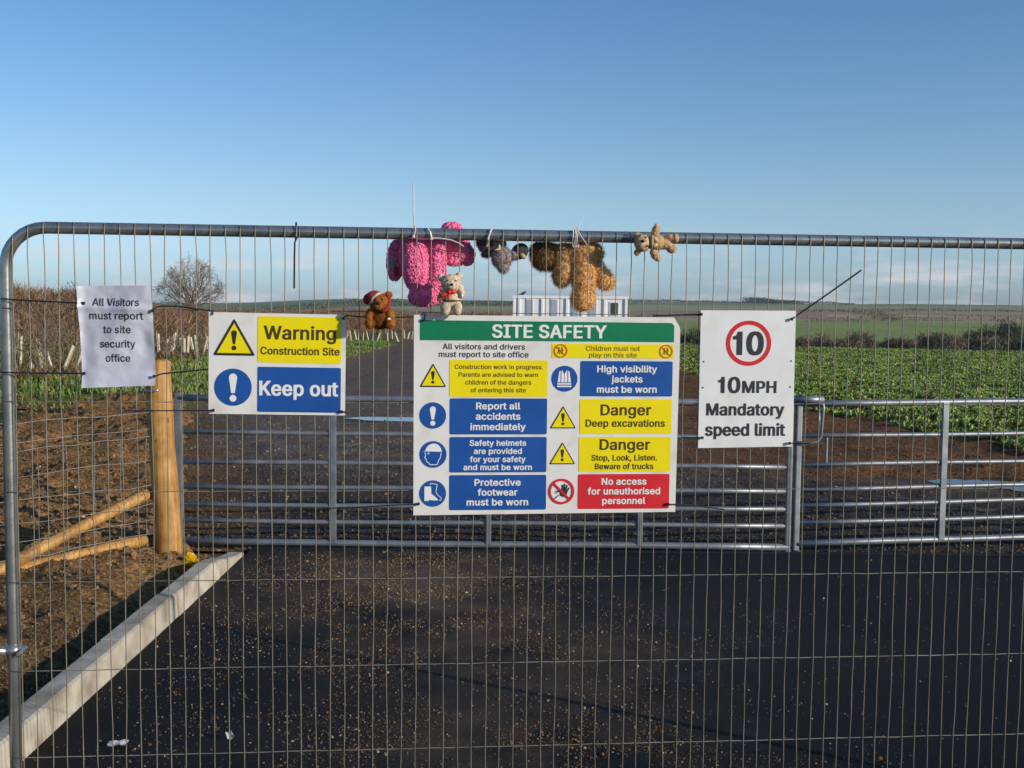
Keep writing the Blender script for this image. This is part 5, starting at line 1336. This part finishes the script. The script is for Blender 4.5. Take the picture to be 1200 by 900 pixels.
BROWN = (0.80, 0.46, 0.19)
t = Toy('plush_toy', 'long furry golden brown plush bear dangling upside down from white string', 675, 315, 0.05)
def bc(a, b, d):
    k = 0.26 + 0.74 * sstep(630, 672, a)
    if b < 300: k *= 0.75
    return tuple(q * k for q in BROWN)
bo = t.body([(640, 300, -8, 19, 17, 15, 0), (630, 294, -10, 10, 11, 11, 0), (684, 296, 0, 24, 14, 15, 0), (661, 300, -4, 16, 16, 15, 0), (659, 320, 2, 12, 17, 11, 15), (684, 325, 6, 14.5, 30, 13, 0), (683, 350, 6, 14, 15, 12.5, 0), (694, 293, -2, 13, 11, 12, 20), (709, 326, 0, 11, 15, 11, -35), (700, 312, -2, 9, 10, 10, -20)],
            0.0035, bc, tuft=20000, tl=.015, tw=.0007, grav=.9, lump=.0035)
t.blob('blue_tag', [(703.5, 309, 9, 3.6, 4.2, 2, 30)], mat('grey_blue_cloth', (0.22, 0.27, 0.34), rough=.8), bo)
t.blob('sole', [(684, 363, 8, 9, 2.2, 8, 0)], mat('tan_sole', (0.40, 0.20, 0.06), rough=.9), bo)

TAN = (0.52, 0.34, 0.19)
t = Toy('plush_toy', 'small tan teddy lying sideways across the front of the tube', 767, 285, -0.075)
bo = t.body([(752, 285, 2, 9.5, 10.5, 9, 0), (747, 276, -2, 4, 3.6, 3, 0), (747, 296, -2, 4, 3.8, 3, 0), (769, 284, 0, 11.5, 9.5, 9, 0), (768, 271, 1, 5, 8, 5, 18), (768, 299, 1, 5, 8.5, 5, -40), (779, 285, 0, 9, 7.5, 7, 0), (786, 279, 2, 8, 5, 5.5, 10), (787, 291, 1, 6.5, 5.5, 5.5, 15), (791, 279, 4, 4, 5.5, 5, 0), (749.5, 286, 9, 5, 5, 4, 0)],
            0.0022, lambda a, b, d: (0.56, 0.40, 0.26) if d > 8 and a < 760 else TAN, tuft=2500, tl=.0045, tw=.001, grav=.2)
t.blob('nose', [(750.5, 283.5, 13.2, 2.4, 2, 1.5, 0)], M['nose'], bo)
for q in ((754.5, 279), (756.5, 289)): t.blob('eye', [(q[0], q[1], 10.2, 1.1, 1.1, 1, 0)], M['nose'], bo)
t.blob('ribbon', [(762.5, 284, 7, 1.6, 8.5, 4, 0), (766, 281, 9.5, 3.4, 2.2, 1.5, 30), (766, 288, 9.5, 3.4, 2.2, 1.5, -30)], mat('pale_gold_ribbon', (0.55, 0.42, 0.22), rough=.5), bo)
for q in ((768, 265.5), (790.5, 279)): t.blob('paw_pad', [(q[0], q[1], 7 if q[0] > 780 else 4, 2.6, 3.4, 2, 0)], mat('pink_pad', (0.55, 0.28, 0.20), rough=.8), bo)

ORB = (0.32, 0.11, 0.022)
t = Toy('plush_toy', 'little ginger brown teddy in a red Christmas hat', 445, 363, -0.08)
bo = t.body([(445, 354, 4, 12.5, 11, 10, 0), (445, 373, 0, 12.5, 12.5, 10, 0), (434, 369, 4, 5.5, 8, 5.5, 15), (457, 369, 4, 5, 8, 5.5, -15), (434, 379, 6, 6, 6, 8, 0), (457, 378, 6, 6.5, 7, 8, 0), (444, 358, 12, 6, 5, 5, 0), (455, 346, 0, 4.5, 4.5, 3, 0), (433, 350, 0, 3.5, 4, 3, 0)],
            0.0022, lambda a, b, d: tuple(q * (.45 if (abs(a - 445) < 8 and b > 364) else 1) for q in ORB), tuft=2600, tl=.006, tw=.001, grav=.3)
t.blob('nose', [(444, 355.5, 17, 2.6, 2, 1.5, 0)], M['nose'], bo)
for q in (440.5, 448.5): t.blob('eye', [(q, 351, 13.5, 1.2, 1.2, 1, 0)], M['nose'], bo)
M['hatred'] = mat('dull_red_felt', (0.20, 0.012, 0.018), (0.32, 0.02, 0.026), .9, 0, 60)
h = t.blob('hat', [(437, 348, 4, 9.5, 6.5, 9, -25), (431, 351, 3, 5, 6.5, 6, 10)], M['hatred'], bo)
t.strip('hat_trim', [(434, 357, 9), (438, 349, 13), (443, 345, 12), (448, 343.5, 6), (449, 344, 0)], 1.4, mat('grey_white_fleece', (0.38, 0.36, 0.36), (0.52, 0.50, 0.5), .9, 0, 90), h)
t.strip('scarf', [(453, 345, 7), (456, 352, 8), (455, 358, 9), (452, 363, 10), (447, 365, 11)], 2.4, M['hatred'], bo)
t.blob('hand_patch', [(456, 374, 11, 2.6, 2, 1.6, 30)], M['wink'], bo)

CRM = (0.60, 0.47, 0.34)
t = Toy('plush_toy', 'small cream teddy with red bow standing on the safety board', 528, 350, -0.06)
bo = t.body([(528.5, 332, 4, 12, 10.5, 9.5, 0), (517, 325.5, 0, 4.6, 4.6, 3, 0), (537.5, 323.5, 0, 4.3, 4.5, 3, 0), (529, 351, 0, 10.5, 11.5, 9, 0), (517.5, 346, 4, 4, 8, 4.5, 35), (540, 341, 4, 4, 9, 4.5, -12), (522.5, 360.5, 3, 6.2, 9.5, 6.5, 6), (535.5, 360, 3, 6, 9.5, 6.5, -6), (529, 336, 12, 5, 4.2, 4, 0)],
            0.0022, lambda a, b, d: (0.48, 0.30, 0.12) if (a < 518.5 and 338 < b < 352) else CRM, tuft=1800, tl=.0035, tw=.0009, grav=.2)
t.blob('nose', [(529, 334, 16, 2.0, 1.5, 1.2, 0)], M['nose'], bo)
for q in (524, 533.5): t.blob('eye', [(q, 329.5, 12.5, 1.0, 1.0, .9, 0)], M['nose'], bo)
t.blob('bow', [(520.5, 345.5, 10, 6, 2.6, 2.5, -25), (526, 342.5, 12, 2.2, 2.2, 2, 0), (530, 342, 11, 4.5, 2.8, 2, 10), (525.5, 347, 11, 1.6, 4, 1.5, 15)], M['ribbon'], bo)
m_ = [(519.5, 351.5, 6), (523, 352, 9.2), (529, 352.4, 10), (535, 352.4, 9), (539, 352.2, 5), (539.5, 352, -4)]
t.strip('waist_tie', m_, 0.75, M['black'], bo)
t.blob('paw_patch', [(541, 346.5, 8, 1.6, 2, 1.2, 0)], M['wink'], bo)

# ------------------------------------------------------------------ small things on the ground
g = ground_at(218, 666)
root_z = soil_zz(g.x, g.y)
m = MB(); n = 10; vs = []
for k, (r_, z_) in enumerate(((0.030, 0.0), (0.040, 0.045), (0.043, 0.075), (0.040, 0.070), (0.028, 0.006))):
    for i in range(n):
        a = 2 * math.pi * i / n; rr = r_ * (1 + .22 * math.sin(i * 2.1 + k)); vs.append((rr * math.cos(a) * 1.25, rr * math.sin(a) * .8, z_ + .006 * math.sin(i * 1.7)))
fs = [(k * n + i, k * n + (i + 1) % n, (k + 1) * n + (i + 1) % n, (k + 1) * n + i) for k in range(4) for i in range(n)] + [tuple(range(n)), tuple(4 * n + i for i in range(n))]
m.add(vs, fs)
o = tag(m.build('plastic_cup', M['yplastic']), 'crumpled bright yellow plastic cup lying at the foot of the gate post', 'litter'); o.location = (g.x, g.y, root_z + .01); o.rotation_euler = (0.5, 0.9, 0.3)
def scrap(px, py, w_, d_, h_, label, rot):
    g = ground_at(px, py); m = MB(); n = 7; vs = []
    for j in range(n):
        for i in range(n): vs.append(((i / (n - 1) - .5) * w_ * (1 - .25 * random.random()), (j / (n - 1) - .5) * d_ * (1 - .2 * random.random()), h_ * (.5 + fr(i * .5, j * .5, 1, 3, w_ * 10)) + .004))
    fs = [(j * n + i, j * n + i + 1, (j + 1) * n + i + 1, (j + 1) * n + i) for j in range(n - 1) for i in range(n - 1)]
    N_ = len(vs); m.add(vs + [(x, y, z - .002) for x, y, z in vs], fs + [tuple(N_ + q for q in f[::-1]) for f in fs])
    o = tag(m.build('paper_scrap', M['litter']), label, 'litter'); o.location = (g.x, g.y, 0.004); o.rotation_euler = (0, 0, rot)
scrap(138, 874, 0.085, 0.05, 0.010, 'flat crumpled scrap of white paper on the asphalt near the kerb', 0.2)
scrap(269, 868, 0.035, 0.03, 0.03, 'tiny white paper scrap on the asphalt right of the larger scrap', 0.6)

m = MB(); m.box((0, 0, 8), (6200, 6200, 40))
hz = m.build('haze', [bpy.data.materials.new('haze_air')])
hz.data.materials[0].use_nodes = True
_t = hz.data.materials[0].node_tree; _t.nodes.clear()
_o = _t.nodes.new('ShaderNodeOutputMaterial'); _v = _t.nodes.new('ShaderNodeVolumePrincipled')
_v.inputs['Color'].default_value = (0.80, 0.88, 0.97, 1); _v.inputs['Density'].default_value = 0.00010; _v.inputs['Anisotropy'].default_value = 0.0
_t.links.new(_v.outputs[0], _o.inputs['Volume'])
tag(hz, kind='stuff')
S.render.engine = 'CYCLES'
for o_ in bpy.data.objects:
    if 'world_space' in o_: del o_['world_space']
